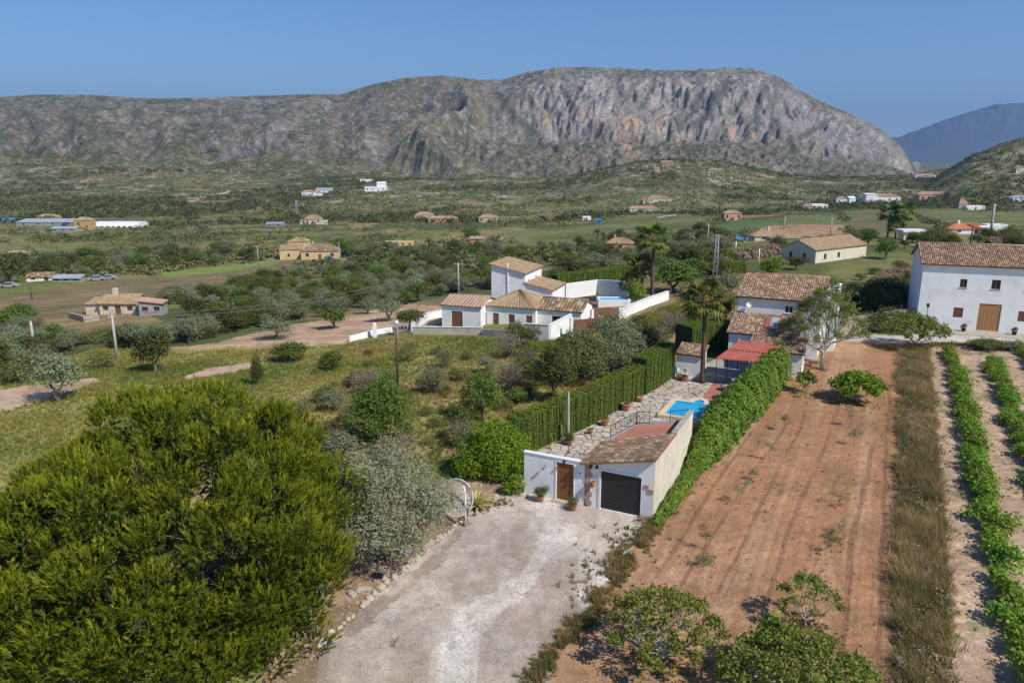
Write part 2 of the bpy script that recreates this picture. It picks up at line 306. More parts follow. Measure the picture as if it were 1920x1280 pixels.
#Z
zone('dleft',[(560,1290),(610,1215),(700,1130),(800,1040),(880,975),(890,985),(800,1075),(735,1130),(660,1205),(615,1290)],.5)
zone('dmud',[(690,1262),(760,1235),(800,1232),(790,1250),(740,1268),(700,1276)],.35)
zone('dband',[(760,1290),(880,1150),(960,1080),(1040,1010),(1075,985),(1095,1000),(1030,1060),(980,1120),(900,1200),(860,1290)],.6)
zone('verge',[(520,1290),(480,1200),(640,1000),(700,960),(840,900),(960,905),(985,926),(935,932),(880,965),(800,1030),(690,1130),(600,1225)],.4)
zone('road',[(1500,665),(1560,640),(1630,626),(1700,630),(1700,616),(2100,622),(2100,652),(1920,646),(1750,641),(1690,645),(1630,642)],.3)
zone('pathL',[(-40,742),(60,722),(130,712),(185,706),(192,716),(120,738),(60,755),(-40,785)],.9)
zone('pathC',[(345,703),(400,690),(470,680),(482,686),(440,698),(350,714)],.6)
zone('olivefield',[(320,655),(420,640),(480,622),(560,606),(640,594),(700,580),(775,572),(838,576),(828,606),(775,618),(700,628),(650,646),(560,650),(455,657),(330,664)],1.6)
zone('brown1',[(-40,568),(60,548),(200,528),(330,512),(480,492),(640,483),(722,474),(722,486),(600,505),(520,520),(440,535),(330,552),(250,570),(160,590),(60,605),(-40,612)],4)
zone('brown2',[(752,452),(860,438),(960,428),(1010,428),(960,442),(880,450),(790,458)],4)
zone('green1',[(940,440),(1010,428),(1120,420),(1200,402),(1290,402),(1345,412),(1300,432),(1180,440),(1080,458),(960,462)],5)
zone('green2',[(1350,418),(1420,412),(1480,410),(1470,424),(1390,438),(1330,440)],4)
zone('redsoil',[(1440,424),(1582,420),(1590,442),(1450,446),(1395,448)],2.5)
zone('plots',[(1480,404),(1570,402),(1578,419),(1455,422)],2)
zone('brown3',[(1588,398),(1690,396),(1790,440),(1596,440)],3)
zone('green3',[(1700,392),(1960,404),(1960,432),(1850,436),(1790,428)],3)
zone('grassR',[(1560,495),(1640,480),(1960,470),(1960,600),(1720,560),(1600,560),(1540,520)],3)
zone('tan1',[(840,392),(960,392),(1060,398),(1060,406),(840,408)],4)
zone('stripeA',[(-40,418),(300,412),(700,400),(760,405),(620,420),(300,428),(-40,436)],6)
zone('stripeB',[(-40,462),(140,456),(330,446),(520,436),(700,428),(720,432),(540,448),(330,462),(-40,480)],5)
zone('crop',[(300,512),(420,498),(520,486),(520,494),(440,508),(310,520)],2)
def line(nm,pts,w,j=.3):
    g=G(pts); L=[];R_=[]
    for i,p in enumerate(g):
        a=g[max(i-1,0)]; b=g[min(i+1,len(g)-1)]; dx,dy=b[0]-a[0],b[1]-a[1]; l=math.hypot(dx,dy); L.append((p[0]-dy/l*w,p[1]+dx/l*w)); R_.append((p[0]+dy/l*w,p[1]-dx/l*w))
    ZONES[nm]=(L+R_[::-1],j)
line('trk1',[(296,395),(330,388),(370,372),(405,364),(432,357)],4,1.5); line('trk2',[(1236,408),(1258,404),(1272,398),(1264,394)],3,1); line('trk3',[(640,486),(720,484),(800,482),(900,474)],1.6,.6); line('trk4',[(-20,436),(60,434),(140,432),(210,426)],3,1)
zone('meadow',[(-60,720),(200,650),(500,655),(640,648),(760,630),(1070,640),(1290,560),(1330,640),(1250,700),(990,850),(960,900),(640,960),(500,1290),(-60,1290)],2)
def inz(n,x,y,k=1.):
    P,j=ZONES[n]; xs=[p[0] for p in P]; ys=[p[1] for p in P]; r=np.zeros(x.shape,bool)
    b=(x>min(xs)-3*j)&(x<max(xs)+3*j)&(y>min(ys)-3*j)&(y<max(ys)+3*j)
    if b.any():
        xb,yb=x[b],y[b]; f=1/(j*3.)
        r[b]=pip(xb+j*k*(fbm(xb*f,yb*f,3,101)*1.2+.35*vn(xb*5,yb*5,103)),yb+j*k*fbm(xb*f,yb*f,3,102)*1.6,P)
    return r
def mixc(c,d,t): return c+(d-c)*np.clip(t,0,1)[:,None]
A_=np.array
def paint(x,y,z):
    n=len(x); ua=960+F*x/np.maximum(y,1); C=np.zeros((n,3)); zid=np.zeros(n,np.int8)
    d=np.sqrt(x*x+y*y)
    # valley patchwork
    c,s=math.cos(.42),math.sin(.42); p=(x*c+y*s); q=(-x*s+y*c)
    p=p+14*fbm(x/70,y/70,2,5); q=q+7*fbm(x/50,y/50,2,6)
    row=np.floor(q/26); cell=_h(np.floor(p/85+_h(row,row*0,4)*5),row,77)
    pal=A_([[.125,.14,.045],[.20,.17,.075],[.085,.11,.038],[.17,.165,.06],[.105,.12,.042],[.23,.17,.085],[.13,.15,.045],[.075,.09,.035]])
    C[:]=pal[(cell*7.99).astype(int)]*A_([1.18,1.14,1.1])
    f1=fbm(x/22,y/22,4,12); C=mixc(C,A_([.07,.085,.032]),ss(-.05,.5,f1)*.8)
    C=mixc(C,A_([.26,.185,.10]),ss(.12,.5,fbm(x/35,y/18,4,15))*.6)
    def z_(nm,col,a=1.,v=None,id=0):
        nonlocal C
        m=inz(nm,x,y)
        if m.any():
            cc=np.tile(A_(col),(m.sum(),1))
            if v is not None: cc=v(cc,x[m],y[m])
            C[m]=C[m]*(1-a)+cc*a
            if id: zid[m]=id
        return m
    def var(c2,sc,lo=-.1,hi=.4,amt=1,sy=None): return lambda cc,X,Y: mixc(cc,A_(c2),amt*ss(lo,hi,fbm(X/sc,Y/(sy or sc),4,33)))
    z_('stripeA',(.20,.19,.075),.8,var((.12,.13,.05),40)); z_('stripeB',(.19,.185,.07),.8,var((.10,.12,.045),30))
    z_('tan1',(.27,.2,.11),.7); z_('brown2',(.29,.215,.12),.85,var((.2,.17,.08),14)); z_('green1',(.17,.175,.065),.9,var((.10,.125,.04),30))
    z_('green2',(.10,.16,.05),.85); z_('redsoil',(.38,.23,.135),1,var((.28,.17,.1),8)); z_('plots',(.20,.19,.09),1,lambda cc,X,Y: mixc(cc,A_([.07,.15,.03]),ss(.1,.5,np.sin(X*1.1))))
    z_('brown3',(.165,.14,.072),.95,var((.11,.11,.05),6,sy=30)); z_('green3',(.16,.175,.07),.9,var((.12,.14,.05),14))
    z_('grassR',(.17,.165,.062),.9,var((.10,.115,.04),9)); z_('brown1',(.21,.155,.085),.9,var((.145,.13,.06),9)); z_('crop',(.19,.25,.06),.9)
    z_('olivefield',(.44,.30,.20),1,var((.34,.235,.14),4,sy=1.2),id=1)
    z_('meadow',(.27,.255,.085),1,lambda cc,X,Y: mixc(mixc(cc,A_([.17,.19,.055]),ss(-.1,.35,fbm(X/7,Y/9,4,51))),A_([.33,.24,.125]),ss(.1,.45,fbm(X/9+9,Y/6,4,52))*.85))
    z_('pathL',(.50,.35,.25),1,var((.38,.27,.17),2)); z_('pathC',(.50,.35,.25),1,var((.4,.28,.18),2))
    z_('verge',(.25,.17,.105),1,var((.36,.26,.17),1.5)); 
    z_('road',(.43,.39,.345),1,var((.5,.46,.41),3),id=4)
    def soilf(cc,X,Y):
        t=26.5*math.pi/180; P_=X*math.cos(t)-Y*math.sin(t); Q_=X*math.sin(t)+Y*math.cos(t)
        cc=mixc(cc,A_([.28,.16,.09]),ss(-.05,.4,fbm(P_/.9,Q_/22,4,61))*.55); cc=mixc(cc,A_([.43,.27,.17]),ss(.05,.5,fbm(P_/1.3,Q_/30,3,62))*.5)
        return mixc(cc,A_([.26,.16,.08]),ss(.3,.6,fbm(X/2.3,Y/2.3,4,63))*.7)
    fm=z_('field',(.335,.18,.095),1,soilf,id=2)
    z_('drive',(.45,.385,.325),1,lambda cc,X,Y: mixc(mixc(mixc(cc,A_([.33,.26,.21]),ss(.0,.5,fbm(X/2.6,Y/5,5,71))*.8),A_([.60,.545,.49]),ss(.0,.5,fbm(X/2.2+4,Y/6,4,72))),A_([.19,.16,.10]),ss(.30,.48,fbm(X/.9,Y/.9,4,73))*ss(.0,.35,fbm(X/4,Y/4,2,74))*.8),id=3)
    z_('dleft',(.27,.205,.155),.75,var((.40,.33,.27),1.1)); z_('dmud',(.23,.17,.125),.8,var((.42,.35,.30),.6,-.2,.2)); z_('dband',(.62,.565,.51),.5)
    def vsoil(cc,X,Y):
        return mixc(mixc(cc,A_([.34,.22,.145]),ss(-.2,.4,fbm(X/.8,Y/.35,3,81))*.7),A_([.16,.17,.07]),ss(.25,.5,fbm(X/1.4,Y/1.6,4,82))*.7)
    z_('vineyard',(.47,.335,.235),1,vsoil,id=5)
    z_('strip',(.24,.18,.10),1,var((.32,.24,.14),1.2))
    # weedy seams between drive and field
    # tyre tracks in the ploughed field
    for (pa,wd) in (([(1575,745),(1540,850),(1500,940),(1450,1080),(1405,1230)],.09),([(1560,760),(1500,900),(1437,1080),(1380,1250)],.0),([(1640,800),(1625,900),(1600,1000),(1585,1130),(1570,1300)],.10),([(1668,720),(1660,820),(1655,1000),(1640,1280)],.07),([(1480,790),(1380,930),(1290,1070),(1200,1220)],.06),([(1470,720),(1395,830),(1310,950),(1230,1080)],.07),([(1520,700),(1500,800),(1420,960),(1345,1110)],.05)):
        if wd==0: continue
        g=G(pa); b=fm
        xb,yb=x[b]+.12*vn(x[b]/1.5,y[b]/3,91),y[b]; dd=np.full(xb.shape,9.)
        for (x0,y0),(x1,y1) in zip(g,g[1:]):
            L2=(x1-x0)**2+(y1-y0)**2; t=np.clip(((xb-x0)*(x1-x0)+(yb-y0)*(y1-y0))/L2,0,1); dd=np.minimum(dd,np.hypot(xb-x0-t*(x1-x0),yb-y0-t*(y1-y0)))
        k=(1-ss(wd,wd+.12,dd))*.6*ss(-.9,-.1,fbm(xb/2,yb/3,2,92)); C[b]=C[b]+(A_([.19,.10,.06])-C[b])*k[:,None]; z[np.nonzero(b)[0]]-=.04*k
    hl=ss(600,900,y+90*fbm(x/120,y/120,3,17))*(1-ss(1340,1360,y))
    hc=np.tile(A_([.17,.165,.085]),(n,1)); hc=mixc(hc,A_([.36,.32,.25]),ss(.05,.4,fbm(x/9,y/16,3,111))*.9); hc=mixc(hc,A_([.10,.105,.05]),ss(-.15,.35,fbm(x/26,y/40,4,112))*.75); hc=mixc(hc,A_([.30,.2,.11]),ss(.25,.5,fbm(x/50,y/60,3,113))*.6)
    fields=np.zeros(n,bool)
    for nm in ('green1','green3','brown3','plots','redsoil','green2','tan1'): fields|=inz(nm,x,y)
    C=mixc(C,hc,hl*(~fields))
    for nm in ('trk1','trk2','trk3','trk4'): z_(nm,(.44,.38,.30),.85)
    m=(y>=1350)&(y<2900)&(ua<1716)
    if m.any():
        um=ua[m]; xm=um*1.55; ym=y[m]*.35; zm=z[m]; t=(y[m]-1350)/1150
        cl=ss(880,1080,um)
        rock=np.tile(A_([.23,.205,.18]),(m.sum(),1)); rock=mixc(rock,A_([.19,.18,.175]),ss(-.1,.4,fbm(xm/28,zm/26,5,121))); rock=mixc(rock,A_([.33,.30,.265]),ss(.05,.4,fbm(xm/16+5,zm/40,4,122)))
        st=ss(.0,.35,fbm(xm/36,zm/50,4,123))*np.exp(-((um-1130)/170)**2)*ss(-30,25,zm)*(1-ss(95,150,zm)); st=st+ss(.05,.3,fbm(xm/30,zm/14,4,125))*np.exp(-((um-1330)/120)**2)*(1-ss(70,110,zm)); st=st+.8*ss(0,.3,fbm(xm/30,zm/30,3,126))*np.exp(-((um-865)/34)**2)*(1-ss(100,130,zm))
        rock=mixc(rock,A_([.44,.28,.18]),st*.8)
        scr=np.tile(A_([.155,.13,.08]),(m.sum(),1)); scr=mixc(scr,A_([.085,.088,.045]),ss(-.15,.3,fbm(xm/30,ym/22,5,131))); scr=mixc(scr,A_([.25,.22,.19]),ss(.05,.4,fbm(xm/12,ym/7,4,132))*.8)
        # outcrops on the scrub side follow the spurs
        oc=ss(.12,.42,fbm(xm/70+3,ym/60+zm/90,4,133)+.25*np.exp(-((um-520)/120)**2)-.15)
        scr=mixc(scr,rock*.95,oc*.85)
        steep=cl*ss(.40,.47,t+.05*fbm(xm/40,ym/40,3,134))*(1-.75*ss(.74,.90,t+.1*fbm(xm/60,ym/40,3,135)))
        steep=np.clip(steep+.45*cl*ss(0,.4,fbm(xm/34,ym/26,3,136)),0,1)
        cm=scr*(1-steep)[:,None]+rock*steep[:,None]
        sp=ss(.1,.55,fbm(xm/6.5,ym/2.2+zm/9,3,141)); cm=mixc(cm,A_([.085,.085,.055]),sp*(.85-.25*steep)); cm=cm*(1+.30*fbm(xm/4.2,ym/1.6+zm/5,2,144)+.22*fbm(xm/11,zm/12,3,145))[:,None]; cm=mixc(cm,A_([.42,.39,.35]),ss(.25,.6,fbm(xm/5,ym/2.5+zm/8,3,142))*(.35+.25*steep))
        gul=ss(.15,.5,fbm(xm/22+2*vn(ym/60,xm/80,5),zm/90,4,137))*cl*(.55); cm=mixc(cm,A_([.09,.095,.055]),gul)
        for pl,wd in (([(1158,250),(1150,215),(1156,170)],5),([(1218,258),(1214,200),(1196,140)],5),([(1344,215),(1320,150),(1296,90)],13),([(1300,190),(1285,130),(1262,80)],8),([(1412,200),(1402,140),(1400,80)],8),([(1432,110),(1430,70)],9),([(1378,180),(1360,120)],6),([(1540,120),(1500,80),(1480,60)],8),([(1085,190),(1070,150)],5),([(930,210),(960,120),(1010,60)],9),([(1000,100),(985,60),(1020,40)],8)):  # dark gully streaks: gully shade painted into the colour, mixed with scrub tone
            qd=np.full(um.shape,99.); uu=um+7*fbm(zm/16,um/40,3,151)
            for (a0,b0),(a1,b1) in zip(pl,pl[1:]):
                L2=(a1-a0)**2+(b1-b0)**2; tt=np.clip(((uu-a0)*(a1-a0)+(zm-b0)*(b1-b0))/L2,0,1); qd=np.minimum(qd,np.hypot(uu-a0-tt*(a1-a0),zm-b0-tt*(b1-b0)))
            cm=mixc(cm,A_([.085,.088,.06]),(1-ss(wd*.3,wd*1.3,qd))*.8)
        low=np.clip(1-ss(.05,.34,t+.10*fbm(xm/70,ym/40,4,161)),0,1)*(1-cl*.6); lc=np.tile(A_([.17,.165,.085]),(m.sum(),1)); lc=mixc(lc,A_([.33,.295,.22]),ss(.1,.45,fbm(xm/9,ym/8,3,162))*.9); lc=mixc(lc,A_([.085,.095,.045]),ss(-.2,.25,fbm(xm/20,ym/14,4,163))*.9); cm=cm*(1-low)[:,None]+lc*low[:,None]
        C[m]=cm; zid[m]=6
    m=(y>=6200); C[m]=[.08,.11,.13]; zid[m&(ua>1400)]=7  # bluish far ridge: haze painted into its colour on top of the volume
    m=(y>=1350)&(ua>=1716)&(y<6200); C[m]=[.13,.14,.08]
    m=(y>=1350)&(y<2900)&(ua>=1700); zid[m]=0
    return C,zid
# ------------------------------------------------------------------ ground mesh
def ground_material():
    m,nt,b=newmat('earth'); L=nt.links
    a=N(nt,'ShaderNodeAttribute'); a.attribute_name='Col'; tc=N(nt,'ShaderNodeTexCoord'); cur=a.outputs['Color']
    for sc,lo,hi,det in ((9.,.72,1.28,4),(1.3,.80,1.2,5),(.14,.72,1.28,8)):
        no=N(nt,'ShaderNodeTexNoise'); no.inputs['Scale'].default_value=sc; no.inputs['Detail'].default_value=det; no.inputs['Roughness'].default_value=.7; L.new(tc.outputs['Object'],no.inputs['Vector'])
        mr=N(nt,'ShaderNodeMapRange'); mr.inputs['From Min'].default_value=.32; mr.inputs['From Max'].default_value=.68; mr.inputs['To Min'].default_value=lo; mr.inputs['To Max'].default_value=hi; L.new(no.outputs['Fac'],mr.inputs['Value'])
        vm=N(nt,'ShaderNodeVectorMath',operation='SCALE'); L.new(cur,vm.inputs[0]); L.new(mr.outputs[0],vm.inputs['Scale']); cur=vm.outputs[0]
        if sc==9.: nb=no
    L.new(cur,b.inputs['Base Color']); b.inputs['Roughness'].default_value=.95; b.inputs['Specular IOR Level'].default_value=.1
    bp=N(nt,'ShaderNodeBump'); bp.inputs['Strength'].default_value=.6; bp.inputs['Distance'].default_value=.06; L.new(nb.outputs['Fac'],bp.inputs['Height'])
    n3=N(nt,'ShaderNodeTexNoise'); n3.inputs['Scale'].default_value=.10; n3.inputs['Detail'].default_value=9; n3.inputs['Roughness'].default_value=.72; L.new(tc.outputs['Object'],n3.inputs['Vector'])
    b2=N(nt,'ShaderNodeBump'); b2.inputs['Strength'].default_value=.7; b2.inputs['Distance'].default_value=3.2
    sp=N(nt,'ShaderNodeSeparateXYZ'); L.new(tc.outputs['Object'],sp.inputs[0]); m2=N(nt,'ShaderNodeMapRange'); m2.inputs['From Min'].default_value=500; m2.inputs['From Max'].default_value=1300; L.new(sp.outputs['Y'],m2.inputs['Value']); mu=N(nt,'ShaderNodeMath',operation='MULTIPLY'); L.new(m2.outputs[0],mu.inputs[0]); L.new(n3.outputs['Fac'],mu.inputs[1])
    L.new(mu.outputs[0],b2.inputs['Height']); L.new(bp.outputs[0],b2.inputs['Normal']); L.new(b2.outputs[0],b.inputs['Normal'])
    return m
def build_ground():
    vs=np.arange(1330,401,-1.7); yy=np.array([20+.0])
    yt=np.exp(np.linspace(math.log(20),math.log(760),4000)); D=np.interp(yt,[0,62,100,180,300,700],[22,22,23,28,38,52]); vt=290+F*D/yt
    rows=np.interp(-vs,-vt,yt); rows=rows[(rows>20.5)&(rows<690)]
    ys=np.concatenate([[-60,-20,2,8,14,18],np.array([20.2]),rows,np.arange(rows[-1]+2.5,1350,3.0),np.arange(1350,2560,4.2),2560*1.035**np.arange(0,24),np.arange(6100,9000,50),np.arange(9000,18001,400)])
    ys=np.unique(ys)
    ca=np.concatenate([np.linspace(-1.7,-.72,24)[:-1],np.arange(-.70,.7001,2.1/F),np.linspace(.72,1.7,24)])
    X,Y=np.meshgrid(ca,ys); X=X*np.maximum(Y,24)
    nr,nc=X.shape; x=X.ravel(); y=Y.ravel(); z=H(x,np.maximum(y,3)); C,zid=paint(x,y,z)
    # clods, gravel and ripples as real relief close by
    near=(y<130); zf=z.copy(); zf[near]+=.018*fbm(x[near]*3,y[near]*3,3,201)*(zid[near]!=4)
    mf=(zid==2); t=26.5*math.pi/180; P_=x*math.cos(t)-y*math.sin(t); Q_=x*math.sin(t)+y*math.cos(t); zf[mf]+=.032*fbm(P_[mf]/.42,Q_[mf]/26,3,202)+.02*fbm(P_[mf]/.3,Q_[mf]/.4,2,205)
    mv=zid==5; zf[mv]+=.05*fbm(x[mv]/.9,y[mv]/.45,3,203); mo=zid==1; zf[mo]+=.1*fbm(x[mo]/5,y[mo]/1.2,2,204)
    V=np.stack([x,y,zf],1)
    i=np.arange(nr-1)[:,None]*nc+np.arange(nc-1)[None,:]; Fq=np.stack([i,i+1,i+nc+1,i+nc],-1).reshape(-1,4); fz=zid[Fq[:,0]]
    names={0:'ground',1:'olive_grove_soil',2:'ploughed_field',3:'gravel_driveway',4:'farm_road',5:'vineyard_soil',6:'mountain',7:'distant_mountain'}
    gm=ground_material(); C4=np.concatenate([C,np.ones((len(C),1))],1)
    labs={0:'dry scrubby valley floor and hillsides of mixed grass and soil',6:'long grey limestone mountain with scrub slopes and tall cliffs',7:'blue hazy mountain far behind the valley at right',2:'bare reddish ploughed field with tractor tracks',3:'pale gravel driveway in front of the garage',5:'sandy rippled soil between the vine rows'}
    for k,nm in names.items():
        fs=Fq[fz==k]
        if not len(fs): continue
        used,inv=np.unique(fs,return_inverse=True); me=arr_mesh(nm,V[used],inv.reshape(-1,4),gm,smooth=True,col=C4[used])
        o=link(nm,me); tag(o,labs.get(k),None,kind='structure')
build_ground()
# ------------------------------------------------------------------ vegetation builders
def cards(c,nrm,size,tint,asp=.5,up=None,rng=RNG,fold=0.):
    n=len(c); r=rng.normal(size=(n,3)); nrm=nrm/np.linalg.norm(nrm,axis=1)[:,None]
    if up is not None: r=r*.35+up
    a=r-(r*nrm).sum(1)[:,None]*nrm; a/=np.linalg.norm(a,axis=1)[:,None]+1e-9; b=np.cross(nrm,a); s=size[:,None]
    V=np.stack([c-a*s*.5,c+b*s*asp*.5-nrm*s*fold,c+a*s*.5,c-b*s*asp*.5-nrm*s*fold],1).reshape(-1,3)
    return V,np.arange(n*4).reshape(-1,4),np.repeat(tint,4)
def dirs(n,rng=RNG,low=-.5):
    d=rng.normal(size=(int(n*2.2)+20,3)); d/=np.linalg.norm(d,axis=1)[:,None]; d=d[d[:,2]>low]
    return d[:n] if len(d)>=n else np.concatenate([d,d])[:n]
def lobes_crown(lobes,n,size,asp=.5,shell=.45,low=-.6,lump=.22,rng=RNG,up=.3,sub=0,gap=.0,tb=.35):
    """leaf cards through the outer volume of overlapping lobes; sub>0 clusters them into twigs' leaf bunches"""
    lo=np.asarray(lobes,float); wgt=(lo[:,3]*lo[:,4]+lo[:,5]*lo[:,3]); wgt/=wgt.sum()
    nc=n//sub if sub else n; idx=rng.choice(len(lo),nc,p=wgt); d=dirs(nc,rng,low); nc=len(d); idx=idx[:nc]
    ph=idx*3.7; rr=1+lump*(np.sin(d[:,0]*5+ph)*np.cos(d[:,1]*6+ph)+.6*np.sin(d[:,2]*9+ph*2)); rr=rr*(1-shell*rng.random(nc)**1.6)
    c=lo[idx,:3]+d*lo[idx,3:6]*rr[:,None]; tt=rng.random(nc)
    if gap: k=np.sin(c[:,0]*2.3+1)*np.sin(c[:,1]*2.1+2)*np.sin(c[:,2]*2.6)>-gap; c,d,tt=c[k],d[k],tt[k]
    if sub:
        m=len(c); c=np.repeat(c,sub,0)+rng.normal(size=(m*sub,3))*np.mean(size)*.75; d=np.repeat(d,sub,0); tt=np.repeat(tt,sub)*.5+rng.random(m*sub)*.5
    nrm=d*.7+rng.normal(size=d.shape)*.6; nrm[:,2]+=up
    t=np.clip(tt*(1-tb)+tb*rng.random(len(c)),0,1); s=rng.uniform(size[0],size[1],len(c)) if hasattr(size,'__len__') else np.full(len(c),size)*rng.uniform(.7,1.3,len(c))
    return cards(c,nrm,s,t,asp,None,rng,.12)
def branch_mesh(name,base,targets,r0,mat,n=6,split=.45,rng=RNG,twigs=0,forks=1,lean=(0,0)):
    mb=MB(); b=Vector(base); tg=[Vector(t) for t in targets]; cen=sum(tg,Vector())/len(tg)
    k=Vector((b.x+(cen.x-b.x)*split*.5+lean[0],b.y+(cen.y-b.y)*split*.5+lean[1],b.z+(cen.z-b.z)*split))
    mid=(b+k)/2+Vector((rng.normal()*r0*.7,rng.normal()*r0*.7,0)); mb.tube([b+Vector((0,0,-.25)),b,mid,k],[r0*1.45,r0*1.15,r0*.9,r0*.8],max(n,7),cap=False)
    ng=max(1,min(7,int(round(len(tg)/3.5)))) if len(tg)>4 else 0
    if ng:
        T_=np.array([tuple(t) for t in tg]); cc=T_[rng.choice(len(T_),ng,replace=False)].copy()
        for _ in range(6):
            gi=np.argmin(((T_[:,None]-cc[None])**2).sum(2),1)
            for j in range(ng):
                if (gi==j).any(): cc[j]=T_[gi==j].mean(0)
        nodes=[]
        for j in range(ng):
            c=Vector(cc[j]); e=k.lerp(c,.62)+Vector(rng.normal(size=3))*.1*(c-k).length; e.z-=.12*(c-k).length; m=k.lerp(e,.5)+Vector((rng.normal(),rng.normal(),rng.normal()*.4))*(e-k).length*.13
            mb.tube([k-Vector((0,0,r0*.6)),m,e],[r0*.62,r0*.5,r0*.34],n,cap=False); nodes.append(e)
    for ti,t in enumerate(tg):
        q0=nodes[gi[ti]] if ng else k; rr=.34 if ng else .55
        m=(q0+t)/2+Vector((rng.normal(),rng.normal(),rng.normal()*.6+.5))*(t-q0).length*.12; q=(m+t)/2+Vector(rng.normal(size=3))*(t-q0).length*.06
        mb.tube([q0,m,q,t],[r0*rr,r0*rr*.65,r0*.2*rr/.4,r0*.06],n,cap=False)
        for _ in range(twigs):
            s=m.lerp(t,rng.random()); e=s+Vector((rng.normal(),rng.normal(),rng.random()*1.2))*(t-q0).length*.3; mb.tube([s,(s+e)/2+Vector(rng.normal(size=3))*.04,e],[r0*.11,r0*.07,r0*.025],4,cap=False)
    return mb.mesh(name,mat)
def rnd_lobes(n,R,Hh,rng,r=(.4,.6),z0=.35,flat=.8):
    L=[(0,0,Hh*.62,R*.62,R*.62,Hh*.34)]
    for i in range(n):
        a=2*math.pi*(i+rng.random()*.6)/n; q=R*rng.uniform(.35,.62); rr=R*rng.uniform(*r); L.append((math.cos(a)*q,math.sin(a)*q,Hh*rng.uniform(z0+.1,.78),rr,rr,rr*flat))
    return L
TPL={}
def template(key,leaf,n,size,asp,R,Hh,nl,seed,bark='bark',tr=.16,low=-.6,sub=0,shell=.5,gap=0,z0=.35,twigs=0,flat=.8,r=(.4,.6),lump=.22,up=.3):
    rng=np.random.default_rng(seed); lo=rnd_lobes(nl,R,Hh,rng,r,z0,flat)
    V,Fc,t=lobes_crown(lo,n,size,asp,shell,low,lump,rng,up,sub,gap); V[:,2]=np.maximum(V[:,2],.06)
    TPL[key]=(arr_mesh('crown',V,Fc,L_[leaf],tint=t),branch_mesh('trunk',(0,0,0),[l[:3] for l in lo],tr,M[bark],5,.35,rng,twigs),R,Hh)
def build_templates():
    for i in range(4): template(f'olive{i}','olive',2600,(.16,.30),.42,1.9,3.4,6,20+i,tr=.2,sub=3,gap=.55)
    for i in range(3): template(f'round{i}','green',2400,(.16,.30),.6,1.7,3.0,6,40+i,sub=3,gap=.6)
    for i in range(3): template(f'dark{i}','dark',2400,(.16,.30),.55,1.8,3.0,5,50+i,sub=3,z0=.2)
    for i in range(3): template(f'scrub{i}','scrub',1600,(.14,.26),.5,1.6,2.0,6,60+i,z0=.1,sub=3)
    for i in range(2): template(f'bright{i}','vine',1400,(.16,.28),.6,1.5,2.0,5,70+i,z0=.15,sub=3)
    template('cyp','dark',2200,(.12,.22),.4,.7,5,7,80,z0=.05,r=(.6,.8),flat=2.2,up=.1)
build_templates()
def tree(name,key,p,Hh,label,cat,group=None,wide=None,rz=None):
    cr,tk,R0,H0=TPL[key]; s=Hh/H0; sx=(wide/(2.25*R0)) if wide else s
    o=thing(name,label,cat,p,random.uniform(0,6.28) if rz is None else rz,group,(sx,sx,s)); link('crown',cr,o); link('trunk',tk,o); return o
def solo_tree(name,label,cat,p,lobes,leaf,n,size,asp=.5,bark='bark',tr=.2,shell=.5,low=-.6,sub=0,gap=0,seed=1,twigs=2,split=.35,lump=.22,up=.3,n2=6,lean=(0,0),extra=None,floor=.05):
    rng=np.random.default_rng(seed); V,Fc,t=lobes_crown(lobes,n,size,asp,shell,low,lump,rng,up,sub,gap); V[:,2]=np.maximum(V[:,2],floor+.1*rng.random(len(V)))
    o=thing(name,label,cat,p); link('crown',arr_mesh('crown',V,Fc,L_[leaf],tint=t),o)
    link('trunk',branch_mesh('trunk',(0,0,0),[l[:3] for l in lobes]+(extra or []),tr,M[bark],n2,split,rng,twigs,lean=lean),o); return o
def blades(name,P,h,nb,wd,lean,mat,tint,rng=RNG,parent=None,curve=0):
    n=len(P); Pp=np.repeat(P,nb,0); hh=np.repeat(h,nb)*rng.uniform(.55,1.1,n*nb); a=rng.uniform(0,2*math.pi,n*nb); sp=np.repeat(h,nb)*.35
    b=Pp.copy(); b[:,0]+=rng.normal(size=n*nb)*sp*.5; b[:,1]+=rng.normal(size=n*nb)*sp*.5; ln=lean*rng.random(n*nb)*hh
    tip=b+np.stack([np.cos(a)*ln,np.sin(a)*ln,hh],1); s=np.stack([-np.sin(a),np.cos(a),0*a],1)*wd
    V=np.stack([b-s,b+s,tip],1).reshape(-1,3); tt=np.repeat(np.clip(np.repeat(tint,nb)+rng.normal(size=n*nb)*.16,0,1),3)
    return link(name,arr_mesh(name,V,np.arange(n*nb*3).reshape(-1,3),mat,tint=tt),parent)
def blobs(P,R,Hh,k,size,tint,rng=RNG,low=-.1):
    """many small bushes' leaf clumps in one array set"""
    n=len(P); d=dirs(n*k,rng,low); rr=rng.uniform(.65,1.,len(d)); c=np.repeat(P,k,0)+d*np.stack([np.repeat(R,k)*rr,np.repeat(R,k)*rr,np.repeat(Hh,k)*rr],1)
    nrm=d+rng.normal(size=d.shape)*.4; nrm[:,2]+=.3
    return cards(c,nrm,np.repeat(size,k)*rng.uniform(.7,1.3,n*k),np.clip(np.repeat(tint,k)+rng.normal(size=n*k)*.15,0,1),.75,None,rng,.15)
